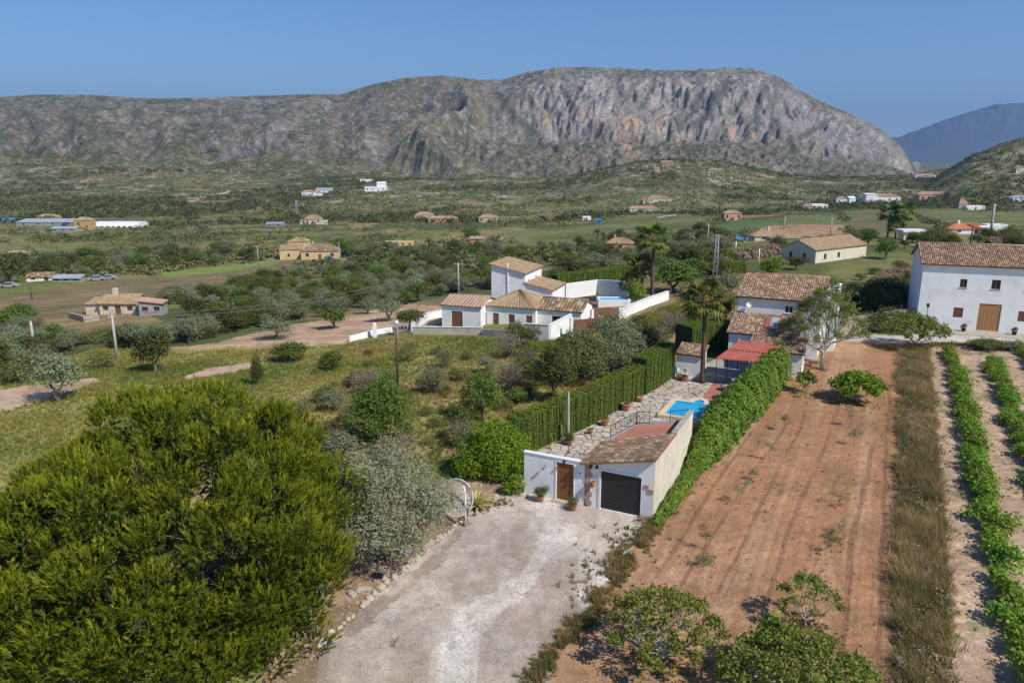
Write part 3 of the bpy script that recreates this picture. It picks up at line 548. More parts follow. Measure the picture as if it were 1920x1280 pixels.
def box_hedge(name,label,pts,wd,h,leaf,n,parent=None,size=(.10,.2),z0=0,wob=.06,asp=.35,cat='hedge'):
    """clipped hedge along a world polyline with a dark twiggy core"""
    o=thing(name,label,cat,(pts[0][0],pts[0][1],pts[0][2])); b=Vector(pts[0]); core=MB(); Vs=[];rng=np.random.default_rng(len(pts)*7+n); L=[(Vector(q)-Vector(p)).length for p,q in zip(pts,pts[1:])]; tot=sum(L)
    for i,(p,q) in enumerate(zip(pts,pts[1:])):
        p=Vector(p)-b; q=Vector(q)-b; d=(q-p); ln=d.length; d.normalize(); s=Vector((d.y,-d.x,0)); w2=wd/2
        pc=[p-s*(w2-.1),q-s*(w2-.1),q+s*(w2-.1),p+s*(w2-.1)]; bz=[p.z,q.z,q.z,p.z]
        lo=[Vector((c.x,c.y,zz-.1)) for c,zz in zip(pc,bz)]; hi=[Vector((c.x,c.y,zz+h-.14)) for c,zz in zip(pc,bz)]
        core.poly([hi[3],hi[2],hi[1],hi[0]]); 
        for a in range(4): c=(a+1)%4; core.poly([lo[c],lo[a],hi[a],hi[c]])
        m=int(n*ln/tot); per=2*h+wd; k=rng.random(m)*(per+wd*.3); t=rng.random(m)*ln
        side=np.where(k<h,-1,np.where(k>h+wd,1,0)); side=np.where(k>per,0,side)
        off=np.where(side==-1,-w2,np.where(side==1,w2,(rng.random(m)-.5)*wd)); zz=np.where(side==0,h,rng.random(m)*h)
        bulge=wob*np.sin(t*7+i)+wob*.8*np.sin(t*17.3+zz*.7)+rng.normal(size=m)*.03; nx=side*1.; 
        off=off+nx*bulge; zz=zz+(side==0)*(bulge+.04*np.sin(off*9)); rnd=np.abs(zz-h)<.1
        c=np.stack([p.x+d.x*t+s.x*off,p.y+d.y*t+s.y*off,p.z+(q.z-p.z)*t/ln+zz],1)
        nr=np.stack([s.x*nx,s.y*nx,np.where(side==0,1.,.25)],1)+rng.normal(size=(m,3))*.45
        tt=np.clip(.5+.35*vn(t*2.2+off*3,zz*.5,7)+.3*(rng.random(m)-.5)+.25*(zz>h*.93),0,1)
        Vs.append((c,nr,rng.uniform(*size,m),tt))
    c=np.concatenate([v[0] for v in Vs]); V,Fc,tt=cards(c,np.concatenate([v[1] for v in Vs]),np.concatenate([v[2] for v in Vs]),np.concatenate([v[3] for v in Vs]),asp,np.array([0,0,1.]),rng,.1)
    core.obj('branch_core',M['core'],o); link('foliage',arr_mesh('foliage',V,Fc,L_[leaf],tint=tt),o); return o
M['core']=pmat('shaded_hedge_twigs',(.035,.045,.015),(.02,.025,.01),4,1)
def mound(name,label,pts,leaf,n,size,cat,asp=.7,seed=3):
    """loose creeper bank: pts = (x,y,z,halfwidth,height) along its spine"""
    rng=np.random.default_rng(seed); P=np.array(pts,float); b=P[0,:3].copy(); P[:,:3]-=b; seg=np.r_[0,np.cumsum(np.hypot(np.diff(P[:,0]),np.diff(P[:,1])))]
    t=rng.random(n)*seg[-1]; I=lambda k: np.interp(t,seg,P[:,k]); w=I(3); h=I(4); i=np.clip(np.searchsorted(seg,t)-1,0,len(P)-2); dx=np.diff(P[:,0])[i]; dy=np.diff(P[:,1])[i]; ll=np.hypot(dx,dy); sx,sy=dy/ll,-dx/ll
    th=rng.uniform(-.12,math.pi+.12,n); rr=1+.16*fbm(t*.8,th*2.2,4,9)+.10*np.sin(t*3.1+th*3)-.22*rng.random(n)**2
    o_=np.cos(th)*w*rr; z=np.sin(th)**.7*np.sign(np.sin(th)) if False else np.maximum(np.sin(th),0)**.7; z=z*h*rr
    c=np.stack([I(0)+sx*o_,I(1)+sy*o_,I(2)+z+.03],1); nr=np.stack([sx*np.cos(th),sy*np.cos(th),np.sin(th)+.3],1)+rng.normal(size=(n,3))*.55
    tt=np.clip(.5+.4*fbm(t*.9,th*2,3,19)+.35*(rng.random(n)-.5),0,1)
    V,Fc,ti=cards(c,nr,rng.uniform(*size,n),tt,asp,None,rng,.15)
    core=MB(); K=7
    for j in range(len(P)-1):
        for k in range(K):
            q=[]
            for (jj,kk) in ((j,k),(j+1,k),(j+1,k+1),(j,k+1)):
                a=math.pi*kk/K; d=P[min(jj+1,len(P)-1),:2]-P[max(jj-1,0),:2]; d=d/np.linalg.norm(d); q.append((P[jj,0]+d[1]*math.cos(a)*P[jj,3]*.8,P[jj,1]-d[0]*math.cos(a)*P[jj,3]*.8,P[jj,2]-.1+math.sin(a)**.7*P[jj,4]*.8 if 0<kk<K else P[jj,2]-.1))
            core.poly(q)
    o=thing(name,label,cat,b); core.obj('stems',M['core'],o); link('foliage',arr_mesh('foliage',V,Fc,L_[leaf],tint=ti),o); return o
# palms ------------------------------------------------------------
def fan_frond(rng,droop,rad,pet,leafs=15):
    V=[];Fc=[];T=[]; el=droop; d=np.array([math.cos(el),0,math.sin(el)]); tip=d*pet; g=-.25*pet
    pm=np.array([tip[0]*.5,0,tip[2]*.5+.06]); tip=tip+[0,0,g*.3]
    for a,b in ((np.zeros(3),pm),(pm,tip)): k=len(V); V+=[a+[0,.025,0],a-[0,.025,0],b-[0,.02,0],b+[0,.02,0]]; Fc.append((k,k+1,k+2,k+3)); T+=[.8]*4
    n_=np.array([-d[2],0,d[0]]); yv=np.array([0,1.,0])
    for i in range(leafs):
        a=math.radians(-105+210*i/(leafs-1)+rng.normal()*3); r=rad*(1-.25*abs(a)/1.8)*rng.uniform(.88,1.08); dr=d*math.cos(a)+yv*math.sin(a); sd=np.cross(dr,n_); wv=rad*.085
        m=tip+dr*r*.58+n_*.05-np.array([0,0,.05]); e=tip+dr*r-np.array([0,0,rad*(.22+.2*rng.random())]); k=len(V)
        V+=[tip+sd*.02,m+sd*wv,e,m-sd*wv]; Fc.append((k,k+1,k+2,k+3)); t=rng.random()*.6+.15*(droop<0); T+=[t]*4
    return np.array(V),np.array(Fc),T
def palm(name,label,p,ht,rad,nf,tr,group=None,seed=1,fan=True,skirt=True):
    rng=np.random.default_rng(seed); o=thing(name,label,'palm tree',p,0,group); mb=MB(); k=[]
    nr=14; ps=[];rs=[]
    for i in range(nr+1): t=i/nr; ps.append((math.sin(t*2.1+seed)*.12*ht*.12,math.cos(t*1.7+seed)*.1*ht*.1-.1,t*ht-.2*(i==0))); rs.append(tr*(1.35 if i==0 else 1.08 if i==1 else 1-.18*t)*(1+.05*(i%2)))
    top=Vector(ps[-1]); mb.tube(ps,rs,10); mb.obj('trunk',M['palmbark'],o)
    m2=MB(); m2.lathe([(tr*1.0,ht-1.5),(tr*1.45,ht-1.1),(tr*1.7,ht-.5),(tr*1.45,ht-.05),(tr*.6,ht+.15)],(top.x,top.y),9); m2.obj('leaf_boots',M['palmtop'],o)
    Vs=[];Fs=[];Ts=[];nv=0
    for i in range(nf):
        t=i/nf; el=1.25-1.95*t**.9+rng.normal()*.08; az=i*2.39996
        V,Fc,T=fan_frond(rng,el,rad*rng.uniform(.45,.55),rad*rng.uniform(.5,.62)) if fan else feather(rng,el,rad)
        c,s=math.cos(az),math.sin(az); V=np.stack([V[:,0]*c-V[:,1]*s,V[:,0]*s+V[:,1]*c,V[:,2]],1)+np.array([top.x,top.y,ht-.15]); Vs.append(V);Fs.append(Fc+nv);Ts+=T;nv+=len(V)
    link('fronds',arr_mesh('fronds',np.concatenate(Vs),np.concatenate(Fs),L_['palm'],tint=Ts),o); return o
def feather(rng,el,rad):
    V=[];Fc=[];T=[]; n=12; pts=[]
    for i in range(n+1): t=i/n; pts.append(np.array([math.cos(el)*t*rad*(1-.1*t),0,math.sin(el)*t*rad-.55*rad*t*t*math.cos(el)]))
    for i in range(1,n):
        for sgn in (-1,1):
            l=rad*.26*math.sin(math.pi*(i/n)**.7)+.06; d=np.array([.5,sgn*.85,-.25+.1*rng.normal()]); d/=np.linalg.norm(d); b=pts[i]; e=b+d*l; k=len(V); w=np.array([.07*rad/2,0,0]); V+=[b-w,b+w,e+w*.2,e-w*.2]; Fc.append((k,k+1,k+2,k+3)); T+=[rng.random()*.7]*4
    return np.array(V),np.array(Fc),T
# ------------------------------------------------------------------ building helpers
def facade(mb,P,d,Lg,z0,z1,ops=(),rev=.14,m=0):
    nx,ny=d[1],-d[0]; ss_=sorted({0,Lg,*[o[0] for o in ops],*[o[1] for o in ops]}); hs=sorted({z0,z1,*[o[2] for o in ops],*[o[3] for o in ops]})
    Q=lambda s,h,r=0:(P[0]+d[0]*s-nx*r,P[1]+d[1]*s-ny*r,h)
    for a,b in zip(ss_,ss_[1:]):
        for c,e in zip(hs,hs[1:]):
            if any(o[0]<=a and b<=o[1] and o[2]<=c and e<=o[3] for o in ops): continue
            mb.poly([Q(a,c),Q(b,c),Q(b,e),Q(a,e)],m)
    for o in ops:
        a,b,c,e=o[:4]
        mb.poly([Q(a,c),Q(a,c,rev),Q(b,c,rev),Q(b,c)][::-1],m); mb.poly([Q(a,e),Q(b,e),Q(b,e,rev),Q(a,e,rev)][::-1],m); mb.poly([Q(a,c),Q(a,e),Q(a,e,rev),Q(a,c,rev)][::-1],m); mb.poly([Q(b,c),Q(b,c,rev),Q(b,e,rev),Q(b,e)][::-1],m)
def fill(root,P,d,o,rev=.14):
    """door or window standing in its opening"""
    a,b,c,e,kind=o[:5]; nx,ny=d[1],-d[0]; Q=lambda s,h,r:(P[0]+d[0]*s-nx*r,P[1]+d[1]*s-ny*r,h)
    def slab(mb,s0,s1,h0,h1,r0,r1):
        v=[Q(s0,h0,r0),Q(s1,h0,r0),Q(s1,h1,r0),Q(s0,h1,r0),Q(s0,h0,r1),Q(s1,h0,r1),Q(s1,h1,r1),Q(s0,h1,r1)]
        for q in ((0,1,2,3),(5,4,7,6),(1,5,6,2),(4,0,3,7),(3,2,6,7),(4,5,1,0)): mb.poly([v[i] for i in q])
    mb=MB(); w=b-a; f=min(.07,w*.12)
    if kind in('win','wwin'):
        for s0,s1,h0,h1 in ((a,a+f,c,e),(b-f,b,c,e),(a+f,b-f,c,c+f),(a+f,b-f,e-f,e)): slab(mb,s0,s1,h0,h1,rev-.06,rev+.02)
        if w>.7: slab(mb,(a+b)/2-f/2,(a+b)/2+f/2,c+f,e-f,rev-.055,rev+.02)
        fr=mb.obj('window',M['wht'] if kind=='wwin' else M['bwood'],root); p=MB(); slab(p,a,b,c,e,rev+.01,rev+.03); p.obj('pane',M['glass'],fr); p=MB(); slab(p,a-.08,b+.08,c-.07,c-.003,-.07,rev-.065); p.obj('sill',M['greyw'],fr)
    elif kind=='shut':
        slab(mb,a,b,c,e,rev-.08,rev+.02); k=int((e-c)/.12)
        for i in range(k): z=c+(i+.5)*(e-c)/k; slab(mb,a+.05,b-.05,z-.02,z+.03,rev-.1,rev-.075)
        mb.obj('shutter',M['bwood'],root)
    elif kind=='void':
        slab(mb,a,b,c,e,rev+.02,rev+.05); mb.obj('dark_opening',M['dark'],root)
    else:
        mt=M[{'door':'bwood','ldoor':'lwood','wdoor':'wood','garage':'darkdoor','bdoor':'bluedoor','odoor':'terra'}[kind]]; n=max(1,round(w/.3)) if kind!='garage' else 1
        for i in range(n): slab(mb,a+w*i/n+.008,a+w*(i+1)/n-.008,c,e,rev-.07+.0,rev)
        slab(mb,a,b,c,e,rev-.02,rev+.03)
        if kind=='garage':
            for i in range(9): z=c+(i+1)*(e-c)/10; slab(mb,a+.02,b-.02,z-.012,z+.012,rev-.085,rev-.06)
        dd=mb.obj('garage_door' if kind=='garage' else 'door',mt,root)
        if kind in('door','wdoor'): h=MB(); slab(h,b-.16,b-.1,c+1.0,c+1.1,rev-.15,rev-.06); h.obj('handle',M['iron'],dd)
def slope(mb,A,B,C,D,det=1,tile=.24,tl=.42,th=.1,m=0):
    """tiled slope: A-B the eave, D-C above it"""
    A,B,C,D=[np.array(q,float) for q in (A,B,C,D)]; Lx=np.linalg.norm(B-A); Ly=max(np.linalg.norm(D-A),np.linalg.norm(C-B)); n=np.cross(B-A,(D+C)/2-(A+B)/2); n/=np.linalg.norm(n)
    if det==0: tile,tl=tile*2.2,tl*2
    nt_=max(2,round(Lx/tile)); nl=max(2,round(Ly/tl)); pr=[(0,0),(.2,.72),(.5,1),(.8,.72)] if det else [(0,0),(.5,1)]; amp=.085 if det else .1
    xs=[(i+a)/nt_ for i in range(nt_) for a,_ in pr]+[1]; hx=[h for i in range(nt_) for _,h in pr]+[0]
    ys=[];hy=[]
    for j in range(nl): ys+=[j/nl,(j+.995)/nl]; hy+=[.035,0.0]
    b0=len(mb.v)
    for y,h2 in zip(ys,hy):
        for x,h1 in zip(xs,hx): mb.v.append(tuple(A*(1-x)*(1-y)+B*x*(1-y)+C*x*y+D*(1-x)*y+n*(h1*amp+h2*(det>0))))
    w=len(xs)
    for j in range(len(ys)-1):
        for i in range(w-1):
            a=b0+j*w+i; mb.f.append((a,a+1,a+w+1,a+w)); mb.m.append(m); mb.sm.append(False); u0=xs[i]*nt_+.25*0; u=int((xs[i]+xs[i+1])/2*nt_)+.5; v=int((ys[j]+ys[j+1])/2*nl)+.5; mb.uv[len(mb.f)-1]=[(u,v)]*4
    lo=[q-n*th for q in (A,B,C,D)]
    for q in ((A,B,lo[1],lo[0]),(B,C,lo[2],lo[1]),(C,D,lo[3],lo[2]),(D,A,lo[0],lo[3])): mb.poly([q[0],q[3],q[2],q[1]],m,[(.5,.5)]*4)
    mb.poly(lo[::-1],m,[(.5,.5)]*4)
def ridgecap(mb,p,q,m=0,r=.11):
    b=len(mb.f); mb.tube([p,q],r,8,m)
    for i in range(b,len(mb.f)): mb.uv[i]=[(i*.37,.5)]*len(mb.f[i])
def block(root,x0,y0,Wd,Dp,h,z0=0,roof='gable',rise=1.2,wall='white',tiles='tanroof',ops=None,eave=.3,det=0,axis='x',base=-.6,rev=.14,high='back',cap=True):
    """one volume of a house: wall, roof, windows and doors in local axes (front = -y)"""
    ops=ops or {}; mb=MB(); x1,y1=x0+Wd,y0+Dp; zt=z0+h; S4={'f':((x0,y0),(1,0),Wd),'r':((x1,y0),(0,1),Dp),'b':((x1,y1),(-1,0),Wd),'l':((x0,y1),(0,-1),Dp)}
    for k,(P,d,Lg) in S4.items():
        oo=[(a,b,z0+c,z0+e,kd) for a,b,c,e,kd in ops.get(k,[])]
        facade(mb,P,d,Lg,z0+base,zt,oo,rev)
        for o in oo: fill(root,P,d,o,rev)
    R=MB(); e=eave
    if roof=='gable' and axis=='x':
        ym=(y0+y1)/2; zr=zt+rise; s=rise/(Dp/2)
        mb.poly([(x1,y0,zt),(x1,y1,zt),(x1,ym,zr)]); mb.poly([(x0,y1,zt),(x0,y0,zt),(x0,ym,zr)])
        slope(R,(x0-e,y0-e,zt-s*e+.08),(x1+e,y0-e,zt-s*e+.08),(x1+e,ym,zr+.08),(x0-e,ym,zr+.08),det); slope(R,(x1+e,y1+e,zt-s*e+.08),(x0-e,y1+e,zt-s*e+.08),(x0-e,ym,zr+.08),(x1+e,ym,zr+.08),det); ridgecap(R,(x0-e,ym,zr+.12),(x1+e,ym,zr+.12))
    elif roof=='gable':
        xm=(x0+x1)/2; zr=zt+rise; s=rise/(Wd/2)
        mb.poly([(x0,y0,zt),(x1,y0,zt),(xm,y0,zr)]); mb.poly([(x1,y1,zt),(x0,y1,zt),(xm,y1,zr)])
        slope(R,(x0-e,y1+e,zt-s*e+.08),(x0-e,y0-e,zt-s*e+.08),(xm,y0-e,zr+.08),(xm,y1+e,zr+.08),det); slope(R,(x1+e,y0-e,zt-s*e+.08),(x1+e,y1+e,zt-s*e+.08),(xm,y1+e,zr+.08),(xm,y0-e,zr+.08),det); ridgecap(R,(xm,y0-e,zr+.12),(xm,y1+e,zr+.12))
    elif roof=='hip':
        q=min(Wd,Dp)/2; zr=zt+rise; s=rise/q
        if Wd>=Dp: r0,r1=(x0+q,(y0+y1)/2,zr+.08),(x1-q-.01,(y0+y1)/2,zr+.08); 
        else: r0,r1=((x0+x1)/2,y0+q,zr+.08),((x0+x1)/2,y1-q-.01,zr+.08)
        ze=zt-s*e+.08; c=[(x0-e,y0-e,ze),(x1+e,y0-e,ze),(x1+e,y1+e,ze),(x0-e,y1+e,ze)]
        if Wd>=Dp:
            slope(R,c[0],c[1],r1,r0,det); slope(R,c[1],c[2],r1,r1,det); slope(R,c[2],c[3],r0,r1,det); slope(R,c[3],c[0],r0,r0,det)
        else:
            slope(R,c[0],c[1],r0,r0,det); slope(R,c[1],c[2],r1,r0,det); slope(R,c[2],c[3],r1,r1,det); slope(R,c[3],c[0],r0,r1,det)
        ridgecap(R,r0,r1)
    elif roof=='shed':
        hb=[zt,zt,zt,zt]; idx={'back':(2,3),'front':(0,1),'right':(1,2),'left':(3,0)}[high]
        for i in idx: hb[i]+=rise
        c=[(x0,y0),(x1,y0),(x1,y1),(x0,y1)]
        for i in range(4):
            j=(i+1)%4
            if hb[i]>zt or hb[j]>zt:
                pts=[(*c[i],zt),(*c[j],zt)]+([(*c[j],hb[j])] if hb[j]>zt else [])+([(*c[i],hb[i])] if hb[i]>zt else []); mb.poly(pts)
        s=rise/(Dp if high in('back','front') else Wd); ex=[(x0-e,y0-e),(x1+e,y0-e),(x1+e,y1+e),(x0-e,y1+e)]
        up={'back':lambda x,y:(y-y0)*s,'front':lambda x,y:(y1-y)*s,'right':lambda x,y:(x-x0)*s,'left':lambda x,y:(x1-x)*s}[high]
        P4=[(x,y,zt+up(x,y)+.09) for x,y in ex]; o4={'back':(0,1,2,3),'front':(2,3,0,1),'right':(3,0,1,2),'left':(1,2,3,0)}[high]
        slope(R,*[P4[i] for i in o4],det)
    else:
        t=.22 if cap else .04; mb.prism([(x0-.03,y0-.03),(x1+.03,y0-.03),(x1+.03,y0+t),(x0-.03,y0+t)],zt,zt+.35); mb.prism([(x0-.03,y1-t),(x1+.03,y1-t),(x1+.03,y1+.03),(x0-.03,y1+.03)],zt,zt+.35)
        mb.prism([(x0-.03,y0+t+.002),(x0+t,y0+t+.002),(x0+t,y1-t-.002),(x0-.03,y1-t-.002)],zt,zt+.35); mb.prism([(x1-t,y0+t+.002),(x1+.03,y0+t+.002),(x1+.03,y1-t-.002),(x1-t,y1-t-.002)],zt,zt+.35)
        R.prism([(x0+t+.003,y0+t+.003),(x1-t-.003,y0+t+.003),(x1-t-.003,y1-t-.003),(x0+t+.003,y1-t-.003)],zt-.05,zt+.06)
        mb.obj('wall',M[wall],root); R.obj('roof',M[tiles if tiles in M else 'greyw'],root); return
    mb.obj('wall',M[wall],root); R.obj('roof',M[tiles],root)
def chimney(root,x,y,z0,h=1.,s=.5,mat='white'):
    mb=MB(); mb.box(x-s/2,y-s/2,z0-.6,x+s/2,y+s/2,z0+h); mb.box(x-s/2-.06,y-s/2-.06,z0+h+.002,x+s/2+.06,y+s/2+.06,z0+h+.1); mb.box(x-s/2+.08,y-s/2+.08,z0+h+.102,x+s/2-.08,y+s/2-.08,z0+h+.25); mb.obj('chimney',M[mat],root)
def wall_run(name,label,pts,th,h,mat,cat='wall',cop=None,group=None,z=None):
    """free standing wall along a world polyline that follows the ground"""
    o=thing(name,label,cat,pts[0],0,group); o['kind']='thing'; b=Vector(pts[0]); mb=MB(); ct=MB()
    for p,q in zip(pts,pts[1:]):
        p=Vector(p)-b; q=Vector(q)-b; d=(q-p).normalized(); s=Vector((d.y,-d.x,0))*th/2
        def pr(M_,s,za,zb):
            lo=[(c.x,c.y,c.z+za) for c in (p+s,q+s,q-s,p-s)]; hi=[(c[0],c[1],c[2]+zb-za) for c in lo]; M_.poly(hi); M_.poly(lo[::-1])
            for i in range(4): j=(i+1)%4; M_.poly([lo[i],lo[j],hi[j],hi[i]])
        pr(mb,s,-.5,h)
        if cop: pr(ct,s*1.35,h+.002,h+.07)
    mb.obj('wall_body',M[mat],o)
    if cop: ct.obj('coping',M[cop],o)
    return o
def pole(name,label,p,h,r,mat,arm=1.2,group=None,lattice=False,cat='utility pole',azi=0):
    o=thing(name,label,cat,p,azi,group); mb=MB()
    if lattice:
        w0,w1=.38,.2
        for a,b in ((-1,-1),(1,-1),(1,1),(-1,1)): mb.tube([(a*w0,b*w0,-.3),(a*w1,b*w1,h)],.045,4)
        n=int(h/.8)
        for i in range(n):
            t0,t1=i/n,(i+1)/n; a0=w0+(w1-w0)*t0; a1=w0+(w1-w0)*t1
            for sx,sy,tx,ty in ((-1,-1,1,-1),(1,-1,1,1),(1,1,-1,1),(-1,1,-1,-1)):
                if i%2: sx,sy,tx,ty=tx,ty,sx,sy
                mb.tube([(sx*a0,sy*a0,t0*h),(tx*a1,ty*a1,t1*h)],.022,3,cap=False)
    else: mb.tube([(0,0,-.4),(0,0,h*.5),(0,0,h)],[r*1.25,r,r*.8],8)
    mb.obj('mast',M[mat],o)
    if arm:
        c=MB(); c.box(-arm/2,-.05,h-.35,arm/2,.05,h-.25); 
        for x in (-arm/2+.1,0,arm/2-.1): c.lathe([(.04,h-.25),(.07,h-.2),(.05,h-.13),(.06,h-.06),(.02,h)],(x,.0),6)
        c.obj('crossarm',M[mat],o)
    return o
# ================================================================== the estate
def estate():
    t=thing('garage','white garage with dark door and lichened tile roof at the end of the gravel driveway','garage',E(0,0),-EA)
    W_=4.3; D1=4.4; D2=10.0; mb=MB(); gd=(.87,3.5,.02,2.6,'garage')
    facade(mb,(0,0),(1,0),W_,-.4,3.0,[gd]); mb.poly([(0,0,3.0),(W_,0,3.0),(W_,0,4.0)])
    mb.poly([(0,4.3,-.4),(0,0,-.4),(0,0,3.0),(0,4.3,3.0)]); mb.poly([(.8,7.8,-.4),(0,4.3,-.4),(0,4.3,3.05),(.8,7.8,3.05)]); mb.poly([(4.1,10,-.4),(.8,7.8,-.4),(.8,7.8,3.05),(4.1,10,3.05)]); mb.obj('wall',M['white'],t); fill(t,(0,0),(1,0),gd)
    m2=MB(); m2.prism([(W_-.2,.003),(W_+.02,.003),(W_+.02,D2),(W_-.2,D2)],-.4,4.0); m2.obj('side_wall',M['cream'],t)
    q=MB()
    for i in range(9): q.box(-.2 if i%2 else -.12,-.045,.12+i*.31,.17 if i%2 else .3,-.002,.12+i*.31+.295)
    q.obj('brick_quoins',M['quoin'],t)
    q=MB(); q.box(3.72,-.045,2.0,4.0,-.002,2.24); q.box(3.95,-.045,1.72,4.3,-.002,1.99); q.obj('brick_quoins',M['quoin'],t)
    q=MB(); q.box(.72,-.035,0,.865,-.002,2.7); q.box(.72,-.035,2.702,3.5,-.002,2.76); q.obj('door_frame',M['wht'],t)
    r=MB(); slope(r,(-.45,3.85,2.96),(-.45,-.34,2.96),(W_+.12,-.34,4.08),(W_+.12,4.75,4.08),1,.215,.34); r.obj('roof',M['oldtile'],t)
    d=MB(); d.prism([(.06,3.5),(W_-.22,4.4),(W_-.22,9.9),(.84,7.7),(.06,4.3)],2.7,3.1); d.obj('roof_terrace',M['deck'],t)
    k=MB(); k.prism([(.7,7.72),(W_-.23,9.92),(W_-.23,10.15),(.62,7.85)],2.7,3.25); k.box(W_-.28,4.9,4.003,W_+.08,D2+.05,4.07); k.prism([(-.1,4.2),(.05,4.3),(.83,7.68),(.68,7.7)],2.7,3.18); k.obj('parapet',M['greyw'],t)
    g=MB(); g.box(1.3,2.2,3.03,2.4,3.6,3.06); 
    # railing
    o=thing('iron_railing','black wrought iron railing round the terracotta roof terrace','railing',E(-.02,4.3,3.15),-EA); mb=MB()
    def rail(x0,y0,x1,y1,n):
        mb=MB()
        for i in range(n+1):
            x=x0+(x1-x0)*i/n; y=y0+(y1-y0)*i/n; mb.tube([(x,y,0),(x,y,.95)],.032 if i in(0,n) else .013,4)
            if 0<i<n and i%2: mb.tube([(x-.05,y-.05,.35),(x+.06,y+.06,.5),(x-.04,y,.65)],.012,4)
        for z in (.08,.9): mb.tube([(x0,y0,z),(x1,y1,z)],.025,4)
        mb.obj('rail_panel',M['iron'],o)
    rail(0,.05,.8,3.42,17); rail(.85,3.5,1.6,4.0,5); rail(2.9,4.87,4.0,5.6,7)
    # gate wall
    o=thing('courtyard_wall','white courtyard wall with a brown wooden door beside the garage','wall',E(-4.5,0),-EA); o['kind']='thing'; mb=MB()
    dr=(2.32,3.52,.03,2.66,'wdoor'); facade(mb,(0,0),(1,0),4.3,-.3,2.9,[dr]); facade(mb,(4.3,.26),(-1,0),4.3,-.3,2.9); mb.poly([(0,0,2.9),(4.3,0,2.9),(4.3,.26,2.9),(0,.26,2.9)]); mb.poly([(0,.26,-.3),(0,0,-.3),(0,0,2.9),(0,.26,2.9)]); mb.obj('wall_body',M['white'],o); fill(o,(0,0),(1,0),dr)
    c=MB(); c.box(-.06,-.05,2.903,4.3,.31,2.97); c.obj('coping',M['wht'],o); f=MB(); f.box(2.24,-.03,0,2.317,-.002,2.74); f.box(3.523,-.03,0,3.6,-.002,2.74); f.box(2.318,-.03,2.663,3.522,-.002,2.74); f.obj('door_frame',M['wht'],o)
    s=MB(); s.box(2.1,-.45,-.02,3.75,-.05,.06); s.obj('door_step',M['rockm'],o)
    for x,z,lb in ((-3.0,2.15,'small iron wall lamp on the white wall left of the wooden door'),(-.62,2.1,'small iron wall lamp on the white wall right of the wooden door'),(-1.6,2.82,'black lantern above the wooden door'),(.22,2.85,'black lantern at the corner between wall and garage'),(.62,2.85,'black floodlight above the dark garage door')):
        l=ething('wall_lamp',lb,'wall lamp',x,-.02,z,'wall lamps on the street front'); a=MB(); a.box(-.05,-.03,-.09,.05,0,.09); a.tube([(0,-.03,0),(0,-.15,.03)],.015,5); a.obj('bracket',M['iron'],l); a=MB(); a.lathe([(.03,-.12),(.075,-.08),(.085,.05),(.02,.12)],(0,-.17),8); a.obj('lantern',M['iron'] if x>-2 and x!=-.62 else M['galv'],l)
    l=ething('wall_pot','small terracotta wall pot hanging beside the brick quoins','wall pot',.42,-.02,1.7); a=MB(); a.lathe([(0,-.28),(.1,-.2),(.17,0),(.13,.12),(.15,.16),(.15,.2)],(0,-.17),12); a.obj('pot',M['terra'],l)
    # paving
    pv=MB(); pv.prism([(-4.5,.28),(-.02,.28),(-.02,4.35),(.75,7.9),(4.2,10.2),(5.4,20),(6.3,30),(7.2,40),(.2,40.5),(-1.2,34.5),(-3.0,34.3),(-3.0,27.5),(-4.9,14),(-7.0,5.5),(-5.6,.6)],-.3,.06)
    m,nt,b=newmat('crazy_paving'); L=nt.links; tc=N(nt,'ShaderNodeTexCoord'); vo=N(nt,'ShaderNodeTexVoronoi',feature='DISTANCE_TO_EDGE'); vo.inputs['Scale'].default_value=1.5; v2=N(nt,'ShaderNodeTexVoronoi'); v2.inputs['Scale'].default_value=1.5
    L.new(tc.outputs['Object'],vo.inputs['Vector']); L.new(tc.outputs['Object'],v2.inputs['Vector']); cr=N(nt,'ShaderNodeValToRGB'); cr.color_ramp.elements[0].color=(.24,.20,.16,1); cr.color_ramp.elements[0].position=.03; cr.color_ramp.elements[1].color=(1,1,1,1); cr.color_ramp.elements[1].position=.07
    c2=N(nt,'ShaderNodeValToRGB'); c2.color_ramp.elements[0].color=(.40,.34,.28,1); c2.color_ramp.elements[1].color=(.56,.50,.42,1); L.new(v2.outputs['Color'],c2.inputs[0]); L.new(vo.outputs['Distance'],cr.inputs[0]); mx=N(nt,'ShaderNodeMix',data_type='RGBA',blend_type='MULTIPLY'); mx.inputs[0].default_value=1; L.new(c2.outputs[0],mx.inputs[6]); L.new(cr.outputs[0],mx.inputs[7]); L.new(mx.outputs[2],b.inputs['Base Color']); b.inputs['Roughness'].default_value=.85
    o=pv.obj('courtyard_paving',m,None,E(0,0)); o.rotation_euler=(0,0,-EA); tag(o,'pale crazy paving of the courtyard round the pool',None,kind='structure')
    pv=MB(); pv.prism([(1.9,23.9),(2.8,23.6),(3.2,31.2),(1.7,31.2)],.0,.066); o=pv.obj('brick_path',M['deck'],None,E(0,0)); o.rotation_euler=(0,0,-EA); tag(o,'red brick path between the pool and the awning',None,kind='structure')
    pv=MB(); pv.prism([(.4,31.3),(5.4,31.3),(6.2,39.6),(1.,39.6)],.0,.07); o=pv.obj('patio_floor',M['greyw'],None,E(0,0)); o.rotation_euler=(0,0,-EA); tag(o,'grey paved patio floor under the red awning',None,kind='structure')
    # pool
    o=thing('swimming_pool','blue swimming pool with cream coping in the courtyard','swimming pool',E(1.6,21),-EA)
